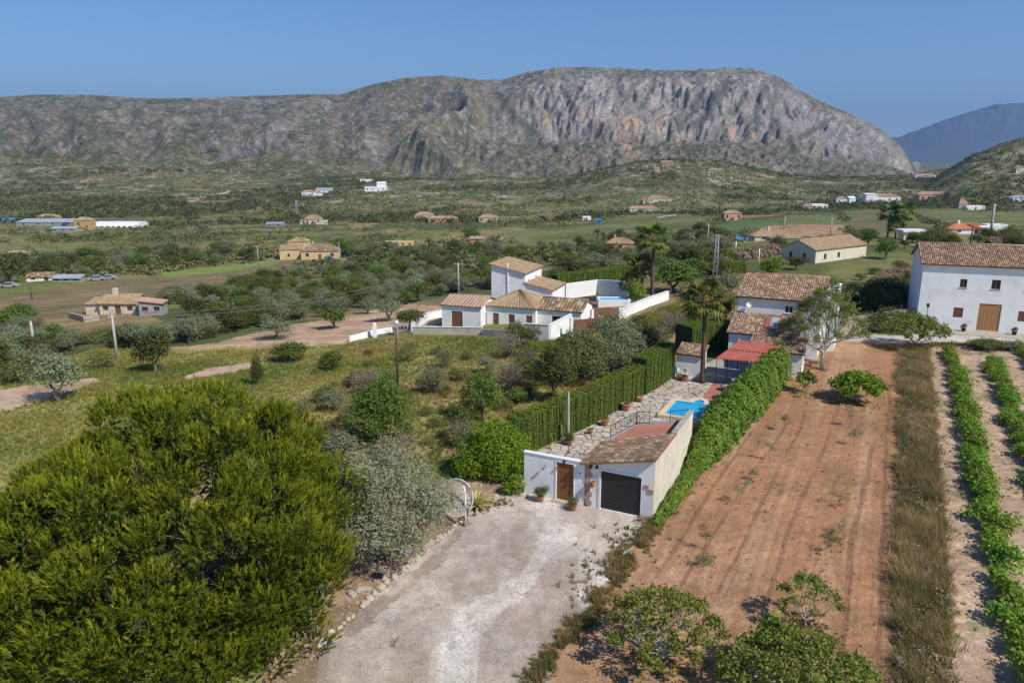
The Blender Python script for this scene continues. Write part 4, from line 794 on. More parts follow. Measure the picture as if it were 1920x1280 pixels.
    out=[(-2.1,-2.6),(2.3,-2.6),(2.3,2.4),(1.3,2.4),(1.2,3.2),(.4,3.7),(-.4,3.2),(-.5,2.4),(-2.1,2.4)]; inn=[(-1.55,-2.1),(1.75,-2.1),(1.75,1.85),(.85,1.9),(.75,2.75),(.4,3.05),(.05,2.75),(-.05,1.9),(-1.55,1.85)]
    cp=MB(); n=len(out)
    for i in range(n):
        j=(i+1)%n; z=.36; cp.poly([(*out[i],z),(*out[j],z),(*inn[j],z),(*inn[i],z)]); cp.poly([(*out[i],-.1),(*out[j],-.1),(*out[j],z),(*out[i],z)]); 
    cp.obj('coping',M['cope'],o); bs=MB()
    for i in range(n): j=(i+1)%n; bs.poly([(*inn[j],.09),(*inn[i],.09),(*inn[i],.358),(*inn[j],.358)])
    bs.poly([(*p,.09) for p in inn]); bs.obj('basin',M['pool'],o)
    m,nt,b=newmat('pool_water'); b.inputs['Base Color'].default_value=(.02,.36,.62,1); b.inputs['Roughness'].default_value=.06; tc=N(nt,'ShaderNodeTexCoord'); no=N(nt,'ShaderNodeTexNoise'); no.inputs['Scale'].default_value=3; bp=N(nt,'ShaderNodeBump'); bp.inputs['Strength'].default_value=.25; bp.inputs['Distance'].default_value=.05; nt.links.new(tc.outputs['Object'],no.inputs['Vector']); nt.links.new(no.outputs['Fac'],bp.inputs['Height']); nt.links.new(bp.outputs[0],b.inputs['Normal'])
    wt=MB(); wt.poly([(*p,.27) for p in inn]); wt.obj('water',m,o)
    # pots
    def pot(x,y,s,lb,plant='round0',ps=.3,z=.07,grp='terracotta pots in the courtyard',nm='plant_pot'):
        o=ething(nm,lb,'plant pot',x,y,z,grp); a=MB(); a.lathe([(0,0),(.17*s,0),(.24*s,.2*s),(.27*s,.36*s),(.31*s,.38*s),(.31*s,.45*s),(.25*s,.45*s),(.22*s,.38*s),(0,.37*s)],(0,0),14); a.obj('pot',M['terra'],o)
        if plant: cr=TPL[plant][0]; p=link('plant',cr,o,(0,0,.2*s),None,ps)
    pot(-3.9,14.6,1.25,'large terracotta pot with a plant beside the iron railing','scrub0',.26); pot(-3.5,19.,1.45,'large terracotta bowl with leggy plant along the hedge near the pool','dead',.2) if 'dead' in TPL else pot(-3.5,19.,1.45,'large terracotta bowl with a leggy plant along the hedge near the pool','scrub1',.24)
    pot(-3.05,21.9,1.0,'round terracotta pot along the hedge behind the pool',None); pot(-4.3,12.2,.8,'small terracotta pot left of the railing stair','bright0',.18); pot(-4.9,9.2,.9,'dark leaved potted shrub by the pale post','dark1',.25)
    pot(-1.5,30.4,1.1,'terracotta pot beside the white chairs','scrub2',.2); pot(-.9,30.1,1.0,'brown planter near the palm trunk','round1',.17)
    pot(-2.95,-.75,.85,'dark leaved shrub in a terracotta pot left of the wooden door','dark0',.29,0,'potted shrubs by the wooden door'); pot(-.62,-.95,.95,'trailing plant in a terracotta pot right of the wooden door','scrub0',.3,0,'potted shrubs by the wooden door')
    pot(-4.2,2.1,.7,'small cactus pot behind the white wall',None,z=.07); 
    o=ething('cactus','small green branching cactus in the pot behind the white wall','cactus',-4.2,2.1,.35); a=MB(); a.tube([(0,0,0),(0,0,.5),(.02,0,1.1)],[.09,.11,.06],8); a.tube([(0,0,.4),(.22,0,.5),(.24,0,.85)],[.05,.07,.04],7); a.tube([(0,0,.55),(-.2,.05,.65),(-.21,.05,.95)],[.05,.06,.03],7); a.obj('stem',L_['green'] if False else pmat('cactus_skin',(.07,.16,.05),(.05,.12,.04),5,.6),o)
    o=ething('columnar_cactus','tall pale grey column standing against the clipped hedge','cactus',-5.3,9.8,.06); a=MB(); a.tube([(0,0,0),(.02,0,1.5),(-.02,.05,3.),(.0,.02,4.1)],[.14,.13,.11,.05],8); a.obj('stem',pmat('dry_cactus',(.40,.41,.36),(.28,.31,.24),4,.9),o); a=MB(); a.tube([(.05,0,.05),(-.45,-.1,.3),(-.5,-.1,1.4)],[.07,.09,.04],7); a.obj('arm',pmat('cactus_green',(.16,.22,.12),(.12,.17,.09),5,.8),o)
    # raised stone rings
    # chairs
    for i,(x,y,r) in enumerate(((-1.9,31.0,.4),(-1.3,31.15,-.3))):
        o=thing('garden_chair',('white plastic garden chair nearest the hedge, by the shed','white plastic garden chair beside the terracotta pot, by the shed')[i],'chair',E(x,y,.06),-EA+r,'white garden chairs'); a=MB(); a.box(-.25,-.25,.42,.25,.25,.46); a.obj('seat',M['wht'],o); a=MB(); a.box(-.25,.22,.47,.25,.27,.95); a.obj('backrest',M['wht'],o)
        for sx in(-1,1):
            for sy in(-1,1): a=MB(); a.tube([(sx*.21,sy*.21,.42),(sx*.24,sy*.24,0)],.025,5); a.obj('leg',M['wht'],o)
        for sx in(-1,1): a=MB(); a.box(sx*.25-.025,-.22,.64,sx*.25+.025,.22,.67); a.obj('armrest',M['wht'],o)
    # shed
    t=thing('garden_shed','small white shed with lichened tile roof beside the palm trunk','shed',E(-2.3,31.9),-EA); block(t,0,0,2.5,2.6,2.3,0,'shed',.45,'white','oldtile',{'r':[(.5,1.9,.05,1.9,'void')]},.2,1,high='back')
    # awnings
    t=thing('patio_awning','red sheet metal patio awning on thin posts in front of the villa','awning',E(2.0,29.8),-EA); a=MB()
    def sheet(mb,A,B,C,D,th=.05,n=14):
        for i in range(n):
            f0,f1=i/n,(i+1)/n; P=[Vector(A).lerp(Vector(B),f0),Vector(A).lerp(Vector(B),f1),Vector(D).lerp(Vector(C),f1),Vector(D).lerp(Vector(C),f0)]; e=(P[1]-P[0])*.35; mb.poly([P[0],P[0]+e,P[3]+e,P[3]]); k=Vector((0,0,.05)); mb.poly([P[0]+e,(P[0]+e+P[1])/2+k,(P[3]+e+P[2])/2+k,P[3]+e]); mb.poly([(P[0]+e+P[1])/2+k,P[1],P[2],(P[3]+e+P[2])/2+k])
        q=[Vector(v)-Vector((0,0,th)) for v in (A,B,C,D)]; mb.poly(q[::-1]); q2=[Vector(v) for v in (A,B,C,D)]
        for i in range(4): j=(i+1)%4; mb.poly([q[i],q[j],q2[j],q2[i]])
    sheet(a,(0,0,2.85),(4.3,.5,2.85),(4.8,3.,3.1),(.55,3.,3.1)); a.obj('roof_sheet',M['sheet'],t); a=MB(); sheet(a,(.7,3.05,3.15),(4.9,3.05,3.15),(5.3,6.0,3.45),(1.1,6.0,3.45)); a.obj('roof_sheet',M['sheet'],t)
    for x,y,h in ((.1,.1,2.8),(2.2,.3,2.8),(4.2,.6,2.8),(.65,2.9,3.05),(4.7,2.9,3.05),(1.2,5.8,3.35),(5.1,5.8,3.35)): a=MB(); a.tube([(x,y,0),(x,y,h)],.04,6); a.obj('post',M['iron'],t)
    o=ething('patio_table','pale table under the edge of the red awning','table',4.0,30.4,.06); a=MB(); a.lathe([(0,.72),(.55,.72),(.55,.76),(0,.76)],(0,0),18); a.obj('tabletop',pmat('blue_grey_cloth',(.45,.5,.58),(.4,.45,.52),3),o)
    for x,y in((-.35,-.35),(.35,-.35),(.35,.35),(-.35,.35)): a=MB(); a.tube([(x,y,0),(x*.9,y*.9,.72)],.025,5); a.obj('leg',M['wht'],o)
    o=ething('stone_bench','round stone seat by the brick path','seat',3.3,28.9,.06); a=MB(); a.lathe([(0,0),(.4,0),(.42,.35),(.5,.37),(.5,.47),(0,.48)],(0,0),14); a.obj('seat',M['rockm'],o)
    # villa
    A0=ath(1383,588,4.0); A0.z=0; t=thing('villa','white two storey villa with barrel tile roofs behind the red awning','villa',Vector((25.7,84.5,-.05)),-math.radians(25))
    block(t,0,0,8.8,12.6,6.5,0,'gable',1.75,'white','tile',{'f':[(5.0,5.9,5.0,5.85,'wwin')],'r':[(3,4,3.2,4.4,'wwin'),(3,4.2,.8,2.0,'wwin')]},.3,1)
    block(t,-.1,-4.6,7.0,4.6,3.3,0,'shed',1.25,'white','tile',{'f':[(.5,1.4,.9,2.1,'wwin'),(2.0,3.0,.05,2.1,'void')]},.3,1)
    sk=MB()
    for x,mm in ((3.3,'sheet'),(4.05,'bluesh'),(4.8,'sheet')):
        sk=MB(); y0,y1=-3.2,-1.0; s=1.25/4.6; z=lambda y: 3.3+(y+4.6)*s+.30
        w=.5 if mm=='sheet' else .95; x0=x; x=x if mm=='sheet' else x-.22
        if x0==4.8: x=x0+.0
        sk.poly([(x,y0,z(y0)),(x+w,y0,z(y0)),(x+w,y1,z(y1)),(x,y1,z(y1))]); sk.poly([(x,y0,z(y0)-.1),(x+w,y0,z(y0)-.1),(x+w,y0,z(y0)),(x,y0,z(y0))]); sk.poly([(x+w,y0,z(y0)-.1),(x+w,y1,z(y1)-.1),(x+w,y1,z(y1)),(x+w,y0,z(y0))]); sk.obj('skylight' if mm!='sheet' else 'skylight_flashing',M[mm],t)
    block(t,2.6,-8.2,5.2,3.55,2.5,0,'shed',.75,'white','oldtile',{'f':[(.6,1.6,.1,2.0,'void'),(3,3.9,.9,1.9,'wwin')]},.25,1)
    block(t,8.83,4.5,1.5,5,6.9,0,'flat',0,'white','white',{'f':[(.4,1.1,4.2,5.2,'wwin')]})
    g=MB(); g.tube([(1.05,-4.95,-.05),(1.05,-4.95,2.7)],.05,6); g.obj('downpipe',M['wht'],t); g=MB(); g.lathe([(.02,0),(.3,.1),(.33,.14)],(0,0),12); d=g.obj('satellite_dish',M['wht'],t,(1.2,-.2,5.7)); d.rotation_euler=(math.radians(80),0,.3)
estate()
# ---- hedges round the estate
box_hedge('clipped_hedge','long clipped green cypress hedge along the left of the courtyard',[E(-8.0,5.3),E(-5.7,14),E(-4.7,19),E(-3.9,24)],1.3,3.0,'hedge',30000)
box_hedge('clipped_hedge','taller end section of the courtyard hedge behind the pool',[E(-3.9,24.05),E(-3.3,28),E(-3.0,31.5)],1.5,3.6,'hedge',14000)
box_hedge('clipped_hedge','square dark clipped hedge between the shed and the villa',[ath(1280,662,0),ath(1362,650,0)],3.0,3.3,'hedge',12000)
mound('creeper_hedge','bank of bright green creeper along the right wall of the courtyard',[tuple(E(4.8,6.8))+(.45,.7),tuple(E(4.95,9))+(.75,2.0),tuple(E(5.1,11))+(1.05,2.9),tuple(E(5.4,16))+(1.4,3.1),tuple(E(5.95,22))+(1.4,3.2),tuple(E(6.7,29))+(1.25,3.3),tuple(E(7.2,36))+(1.3,3.4)],'ivy',36000,(.14,.27),'hedge')
mound('weed_bank','weedy green bank at the foot of the cream garage wall',[tuple(E(4.6,-.8))+(.3,.3),tuple(E(4.85,1.5))+(.5,.65),tuple(E(4.85,4.5))+(.5,.7),tuple(E(4.9,7))+(.5,.8)],'ivy',3000,(.09,.2),'shrub')
solo_tree('shrub','dark climbing shrub against the corner of the villa','shrub',ath(1492,665,0),[(0,0,2.2,1.6,1.4,2.0),(.8,.3,3.4,1.1,1.1,1.3),(-.7,0,1.6,1.1,1.1,1.5)],'dark',5000,(.15,.26),seed=91)
# ================================================================== near planting
def big_pine():
    rng=np.random.default_rng(5); o=thing('pine_tree','huge bushy yellow-green pine filling the lower left beside the driveway','pine tree',(-16.6,33.6,0))
    cl=[]; C=np.array([.1,0,4.4]); Rr=np.array([9.0,7.8,6.6]); n=0
    def surf(d): return C+d*Rr*(1+.09*math.sin(4*d[0]+1)*math.cos(3*d[1])+.05*math.sin(9*d[0]+5*d[2]))
    k=74
    for i in range(k):
        z=1-1.66*(i+.5)/k; a=i*2.39996; r=math.sqrt(max(0,1-z*z)); d=np.array([r*math.cos(a),r*math.sin(a),z])+rng.normal(size=3)*.07; d/=np.linalg.norm(d); p=surf(d); p[2]-=max(0,-d[0])*1.5*max(d[2],0); c0=p-d*rng.uniform(1.1,2.2); B=rng.uniform(1.15,1.75); ax=d*.75+np.array([0,0,.55]); ax/=np.linalg.norm(ax)
        for j in range(int(7*B)):
            e=rng.normal(size=3); e/=np.linalg.norm(e)
            if e@ax<-.15: e=e-2*(e@ax)*ax
            q=c0+e*B*rng.uniform(.75,1.0)*np.array([1,1,.85]); dd_=e*.7+ax*.5; cl.append((q[0],q[1],max(q[2],.6),rng.uniform(.42,.75),dd_/np.linalg.norm(dd_)))
    for (x,y,z,rad) in ((6.2,-3.6,1.8,1.7),(7.2,-2.2,2.6,1.7),(7.6,-2.6,1.0,1.5),(6.6,-4.6,1.,1.5),(5.2,-5.2,1.6,1.7),(3.8,-5.8,1.2,1.6),(2,-6.6,1.6,1.7),(0,-7,1.4,1.7),(-2,-7,1.8,1.8),(-4,-6.8,1.4,1.7),(-6,-6,1.8,1.8),(1,-6,3,1.6),(-1.4,-5.6,3.4,1.7),(-3.4,-6,3.,1.6),(3,-5.4,3.2,1.6),(5.6,-4.2,3.4,1.6),(7.6,-1.0,3.0,1.5)): q=np.array([x,y,z-2.5]); q=q/np.linalg.norm(q); [cl.append((x-.9+rng.normal()*.8,y+rng.normal()*.8,max(.6,z+rng.normal()*.8),rad*.55,q)) for _ in range(4)]
    V=[];T=[]
    cen=[];dr=[];ln=[];tt=[]
    for (x,y,z,rad,d) in cl:
        m=int(70*rad*rad)+8; dd=rng.normal(size=(m*2,3)); dd/=np.linalg.norm(dd,axis=1)[:,None]; dd=dd[(dd@d)>-.35][:m]; m=len(dd)
        rr=rad*(1+.18*np.sin(dd[:,0]*7+x)*np.cos(dd[:,1]*8+y))*(1-.45*rng.random(m)**2); c=np.array([x,y,z])+dd*rr[:,None]*np.array([1,1,.8])
        D=dd*.55+d*.25+np.array([0,0,.8])+rng.normal(size=(m,3))*.16; D/=np.linalg.norm(D,axis=1)[:,None]; base=.36+.2*rng.random(); cen.append(c);dr.append(D);ln.append(rng.uniform(.34,.62,m));tt.append(np.clip(base+.22*(dd[:,2])+.22*rng.normal(size=m),0,1))  # clump tops tinted lighter, undersides darker: shading put into the needle colour
    c=np.concatenate(cen);D=np.concatenate(dr);l=np.concatenate(ln);t=np.concatenate(tt); ok=c[:,2]>.15; c,D,l,t=c[ok],D[ok],l[ok],t[ok]
    nb=15; c2=np.repeat(c,nb,0); d2=np.repeat(D,nb,0)+rng.normal(size=(len(c)*nb,3))*.30; d2/=np.linalg.norm(d2,axis=1)[:,None]; s0=rng.random(len(c2))[:,None]*np.repeat(l,nb)[:,None]*.75
    b=c2+np.repeat(D,nb,0)*s0; side=np.cross(d2,rng.normal(size=d2.shape)); side/=np.linalg.norm(side,axis=1)[:,None]; L2=np.repeat(l,nb)[:,None]*rng.uniform(.35,.6,(len(b),1)); w=.024
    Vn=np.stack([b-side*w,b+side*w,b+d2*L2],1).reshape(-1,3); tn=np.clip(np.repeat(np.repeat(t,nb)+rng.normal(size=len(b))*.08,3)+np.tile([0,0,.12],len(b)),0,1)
    link('needles',arr_mesh('needles',Vn,np.arange(len(Vn)).reshape(-1,3),L_['pine'],tint=tn),o); print('pine tris',len(Vn)//3)
    ni=42000; ii=rng.choice(len(c),ni); cc=c[ii]; ctr=np.array([0,0,3.5]); cc=cc+(ctr-cc)/np.linalg.norm(ctr-cc,axis=1)[:,None]*rng.uniform(.35,1.9,ni)[:,None]; cc[:,2]=np.maximum(cc[:,2],.15); Vi,Fi,Ti=cards(cc,D[ii]+rng.normal(size=(ni,3))*.7,rng.uniform(.18,.34,ni),rng.random(ni)*.22,.5,None,rng); link('inner_sprays',arr_mesh('inner_sprays',Vi,Fi,L_['pine'],tint=Ti),o)  # inner sprays get dark tints, painting shade into the gaps between clumps
    tg=[(x*.82,y*.82,z*.86) for (x,y,z,r,d) in cl[::7]]; link('trunk',branch_mesh('trunk',(0,0,0),tg,.42,M['bark'],5,.35,rng,1),o)
    # bare grey twig fans that show between the clumps
    for i in range(26):
        x,y,z,rad,d=cl[int(rng.integers(60,len(cl)-90))]
        if d[1]>.2: continue
        p=Vector((x,y,z))+Vector(d)*rad*.75; mb=MB()
        for j in range(9): e=p+Vector(d*.5+rng.normal(size=3)*.45)*rng.uniform(.5,1.0); mb.tube([p,(p+e)/2+Vector(rng.normal(size=3))*.05,e],[.02,.013,.006],3,cap=False)
        mb.obj('bare_twig',M['twig'],o)
big_pine()
def P2(u,v): return at(u,v)
def canopy(n,R,z0,z1,r,rng,squash=.75,cx=0,cy=0):
    L=[]
    for i in range(n): a=i*2.39996+rng.random()*.4; q=R*math.sqrt((i+.4)/n); z=z0+(z1-z0)*(1-(q/R)**1.7*.75)*rng.uniform(.82,1.05); L.append((cx+math.cos(a)*q,cy+math.sin(a)*q,z,r*rng.uniform(.75,1.25),r*rng.uniform(.75,1.25),r*squash*rng.uniform(.8,1.2)))
    return L
def fig(label,u,v,R,h,n,r,leaves,seed,lean=(0,0),tr=.11,cat='fig tree',leaf='fig',size=(.15,.30),sub=5):
    rng=np.random.default_rng(seed); lo=canopy(n,R,h*.42,h,r,rng); return solo_tree('fig_tree',label,cat,P2(u,v),lo,leaf,leaves,size,.85,'pbark',tr,.75,-.7,sub,0,seed,1,.22,.15,.15,5,lean)
fig('large open fig tree with pale branches near the drive edge in the ploughed field',1243,1234,2.6,3.0,42,.33,5600,31,size=(.09,.17))
fig('small open fig tree in the ploughed field above the cut off one',1510,1172,1.45,2.6,19,.25,1400,32,tr=.07,size=(.085,.16))
fig('dense glossy fig tree cut off by the bottom edge of the photo',1496,1345,3.15,2.95,60,.46,12500,33,tr=.15,size=(.095,.18))
fig('lone upright fig branch beside the dense bottom fig tree',1445,1262,.6,2.6,6,.3,420,34,tr=.06)
fig('spreading fig tree at the field corner in front of the white farmhouse',1715,652,3.4,3.6,36,.6,5200,35,tr=.12)
fig('low yellow-green fig bush in the upper ploughed field',1606,752,2.1,2.5,26,.55,4200,36,leaf='bright',tr=.08)
fig('young fig sapling behind the yellow-green bush',1508,735,.9,1.9,8,.28,520,37,tr=.04)
rng=np.random.default_rng(77); lo=canopy(34,4.3,2.8,8.4,.62,rng,.8)+canopy(16,2.6,5.4,9.3,.6,rng,.8)
solo_tree('walnut_tree','tall airy walnut tree with pale branches at the top of the ploughed field','tree',P2(1540,692),lo,'fig',10500,(.12,.23),.6,'pbark',.2,.85,-.8,4,0,41,5,.3)
# olive by the drive
rng=np.random.default_rng(78); lo=[(0,0,3.2,2.3,2.1,1.9)]+[(math.cos(a)*q,math.sin(a)*q,z,r,r,r*.85) for a,q,z,r in ((0,1.9,2.6,1.35),(.9,1.8,3.6,1.2),(1.8,1.9,3.8,1.3),(2.7,2.1,3.1,1.35),(3.6,2.0,2.3,1.4),(4.5,1.9,2.4,1.35),(5.3,2.0,2.2,1.4),(6.,2.4,3.3,1.1),(4.9,1.3,4.1,1.2),(3.3,1.2,4.5,1.1),(1.2,.8,4.7,1.0),(0.2,2.9,3.0,.9))]
lo=[(a*1.15-.3,b*1.05,c*1.22,d*1.1,e*1.1,f*1.15) for a,b,c,d,e,f in lo]
solo_tree('olive_tree','large grey-green olive tree beside the gravel driveway','olive tree',P2(732,1052),lo,'silver',36000,(.10,.21),.36,'bark',.26,.5,-.85,6,.62,42,5,.25)
lo=[(0,0,2.0,2.0,1.7,1.8),(1.3,.2,1.6,1.3,1.2,1.3),(-1.5,.1,1.7,1.3,1.2,1.3),(-.4,0,3.0,1.3,1.3,1.1),(.9,.2,2.8,1.1,1.1,.9),(-1.9,-.5,1.1,1.0,1.0,.9),(1.8,-.3,1.0,.9,.9,.8),(.4,-.9,1.2,1.3,1.,1.)]
solo_tree('shrub','big bright lime-green shrub at the left end of the courtyard wall','shrub',E(-7.4,1.6),lo,'bright',20000,(.10,.20),.6,'bark',.12,.4,-.8,4,.9,43,3)
solo_tree('shrub','small green bush against the white wall under the lime-green shrub','shrub',E(-4.9,-.5),[(0,0,.7,.6,.5,.7),(-.5,0,.5,.5,.5,.5)],'bright',1500,(.1,.2),seed=44,tr=.04)
# meadow trees
solo_tree('shrubby_tree','bushy mid-green tree standing alone in the dry meadow above the olive tree','tree',P2(715,826),canopy(16,2.3,1.0,4.6,1.05,rng,.95)+[(0,0,2.2,1.9,1.7,1.9)],'green',12000,(.11,.22),.6,'bark',.12,.5,-.8,4,.8,45,5)
solo_tree('shrubby_tree','thin green tree with bare lower twigs among grey brush in the meadow','tree',P2(905,788),canopy(12,1.7,1.3,4.3,.72,rng,1.0),'green',4200,(.11,.22),.6,'twig',.09,.6,-.8,4,.5,46,8)
solo_tree('shrubby_tree','dark green tree with two visible stems in front of the olive thicket','tree',P2(1036,756),canopy(14,1.6,1.8,4.8,.85,rng,1.1)+[(0,0,3.3,1.3,1.3,1.4)],'dark',9000,(.11,.22),.6,'bark',.11,.5,-.8,4,.8,47,4)
for i,(u,v,R,h,s,lb) in enumerate(((1095,722,2.3,5.4,1.2,'tall olive-green tree at the left of the thicket beyond the clipped hedge'),(1150,712,2.6,6.0,1.3,'widest and tallest olive-green tree of the thicket beyond the clipped hedge'),(1205,690,1.9,4.6,1.0,'rounded olive-green tree at the right end of the thicket'))):
    solo_tree('olive_tree',lb,'olive tree',P2(u,v),canopy(13,R,1.5,h,s,rng,1.1)+[(0,0,h*.5,R*.75,R*.7,h*.42)],'scrub' if i!=1 else 'olive',11000,(.12,.25),.5,'bark',.15,.5,-.8,4,.8,48+i,3)
solo_tree('round_bush','ball shaped dark green bush against the white villa wall','bush',P2(966,640),[(0,0,1.3,1.15,1.1,1.25)],'green',2600,(.12,.22),seed=52,tr=.06)
def brush(label,u,v,R,h,n,seed,leafn=900,leaf='dead'):
    """bare twiggy bush: many thin stems with a few leaves"""
    r=np.random.default_rng(seed); o=thing('dry_bush',label,'dry bush',P2(u,v)); mb=MB(); pts=[]
    for i in range(n):
        a=r.uniform(0,6.28); q=R*r.uniform(.3,1); e=Vector((math.cos(a)*q,math.sin(a)*q,h*r.uniform(.55,1.05)*(1-.35*(q/R)**2))); m=e*.5+Vector((r.normal()*.12,r.normal()*.12,h*.1)); mb.tube([(r.normal()*.12,r.normal()*.12,-.1),m,e],[.035,.022,.008],3,cap=False)
        for j in range(5): s=m.lerp(e,r.random()); t=s+Vector(r.normal(size=3))*.28+Vector((0,0,.22)); mb.tube([s,t],[.012,.004],3,cap=False); pts.append(t)
    mb.obj('stems',M['twig'],o); pts=np.array(pts); ii=r.choice(len(pts),leafn); c=pts[ii]+r.normal(size=(leafn,3))*.16; V,Fc,t=cards(c,r.normal(size=(leafn,3)),r.uniform(.08,.18,leafn),r.random(leafn),.5,None,r); link('foliage',arr_mesh('foliage',V,Fc,L_[leaf],tint=t),o)
for i,a in enumerate((('grey leafless bush in the meadow below the white villa',812,738,1.7,3.0,75),('tangled grey bush right of the thin green tree',955,735,1.8,3.2,75),('brown tinged dry bush just below the round dark bush',952,672,2.1,3.4,90),('twiggy grey bush behind the dark green two stemmed tree',985,700,1.7,3.0,70),('pale dry bush left of the lone mid-green tree',688,742,1.6,2.6,60),('low dry bush between the meadow tree and the driveway olive',742,862,1.5,2.0,60),('sparse grey bush in the open meadow right of the dark pole',832,690,1.4,2.4,50),('broad grey-brown bramble behind the olive-green thicket',1225,655,2.8,3.2,120),('dry bramble along the far end of the white wall',1262,622,2.4,2.6,90),('sparse green-grey bush above the lime-green shrub',870,838,1.6,2.4,60),('greyish bush at the meadow edge behind the pine',640,905,1.4,1.8,50),('faded bush between the grey brush and the tall hedge',1000,800,1.3,1.7,45))): brush(*a,100+i,1100 if i%3 else 1500,'dead' if i%3 else 'scrub')
# field saplings
SAP=[(1470,808),(1443,862),(1388,945),(1322,1028),(1318,1062),(1600,835),(1578,950),(1572,1002),(1592,800),(1560,1035),(1410,900),(1500,745)]
lbs=['slim olive sapling near the top left of the ploughed field','slim olive sapling second from the top of the left row','bent olive sapling halfway down the left row of the field','leafy low sapling just above the small green clump of the left row','small green clump lying below the low sapling','slim sapling under the yellow-green fig bush','small dark sapling halfway down the right row','low green sapling at a curl in the tractor tracks','thin sapling directly below the yellow-green fig bush','tiny dark sapling low in the right row','thin twig sapling between the left row ones','small sapling at the top edge left of the fig bush']
for i,(u,v) in enumerate(SAP):
    p=P2(u,v); r=np.random.default_rng(300+i); h=1.5 if i in(0,1,2,3,5,8) else .8; lo=[(r.normal()*.25,r.normal()*.2,h*r.uniform(.55,1),.28,.28,.24) for _ in range(5)]
    o=solo_tree('olive_sapling',lbs[i],'sapling',p,lo,'olive' if i%3 else 'scrub',260 if h>1 else 200,(.07,.15),.4,'twig',.028,.8,-.8,0,0,300+i,2,.3); o['group']='saplings in the ploughed field'
# agave
def agave():
    r=np.random.default_rng(9); o=thing('agave','large variegated agave rosette by the white dish','agave',P2(895,952)); V=[];Fc=[];T=[]
    for i in range(38):
        a=i*2.4; el=1.35-1.25*i/38; L=1.0+.45*math.sin(i/38*3.14)+.2*r.random(); w=.11; pv=None; n=5; d=np.array([math.cos(a),math.sin(a),0]); s=np.array([-d[1],d[0],0])
        for k in range(n+1):
            t=k/n; p=d*math.cos(el)*L*t+np.array([0,0,L*math.sin(el)*t-.28*t**3*L+.12]); wd=w*(1-t)**.6*(.7+.6*t if t<.5 else 1); q=[p-s*wd+[0,0,.03],p,p+s*wd+[0,0,.03]]
            b=len(V); V+=q; T+=[.95,.2,.95]
            if k: Fc+=[(b-3,b-2,b+1,b),(b-2,b-1,b+2,b+1)]
    link('leaves',arr_mesh('leaves',np.array(V),np.array(Fc),L_['agave'],True,tint=T),o)
agave()
# white mesh dish
def dish():
    p=P2(873,987); o=thing('mesh_dish','large round white mesh dish on a white pole at the drive edge','satellite dish',p); a=MB(); a.tube([(0,0,-.1),(0,0,1.2),(0,0,2.3),(-.1,0,2.7)],.05,7); a.obj('pole',M['wht'],o)
    c=Vector((-.55,.15,1.85)); mb=MB(); R=1.12
    ax=Vector((-.35,-.85,.35)).normalized(); u=ax.cross(Vector((0,0,1))).normalized(); w=u.cross(ax)
    Pt=lambda r,t: c+(u*math.cos(t)+w*math.sin(t))*r-ax*(.30*(1-(r/R)**2))
    for k in range(24): t=k*math.pi/12; mb.tube([Pt(R*.05,t),Pt(R*.4,t),Pt(R*.75,t),Pt(R,t)],.012,3,cap=False)
    for j in range(1,25): r=R*j/24; mb.tube([Pt(r,i*math.pi/12) for i in range(25)],.008 if j<24 else .03,3,cap=False)
    mb.obj('mesh_reflector',M['wht'],o); a=MB(); a.tube([(0,0,2.3),tuple(c-ax*.3)],.04,5); a.tube([tuple(Pt(R*.8,0)),tuple(c+ax*.75),tuple(Pt(R*.8,2.1))],.014,3); a.tube([tuple(Pt(R*.8,4.2)),tuple(c+ax*.75)],.014,3); a.obj('feed_arm',M['wht'],o)
dish()
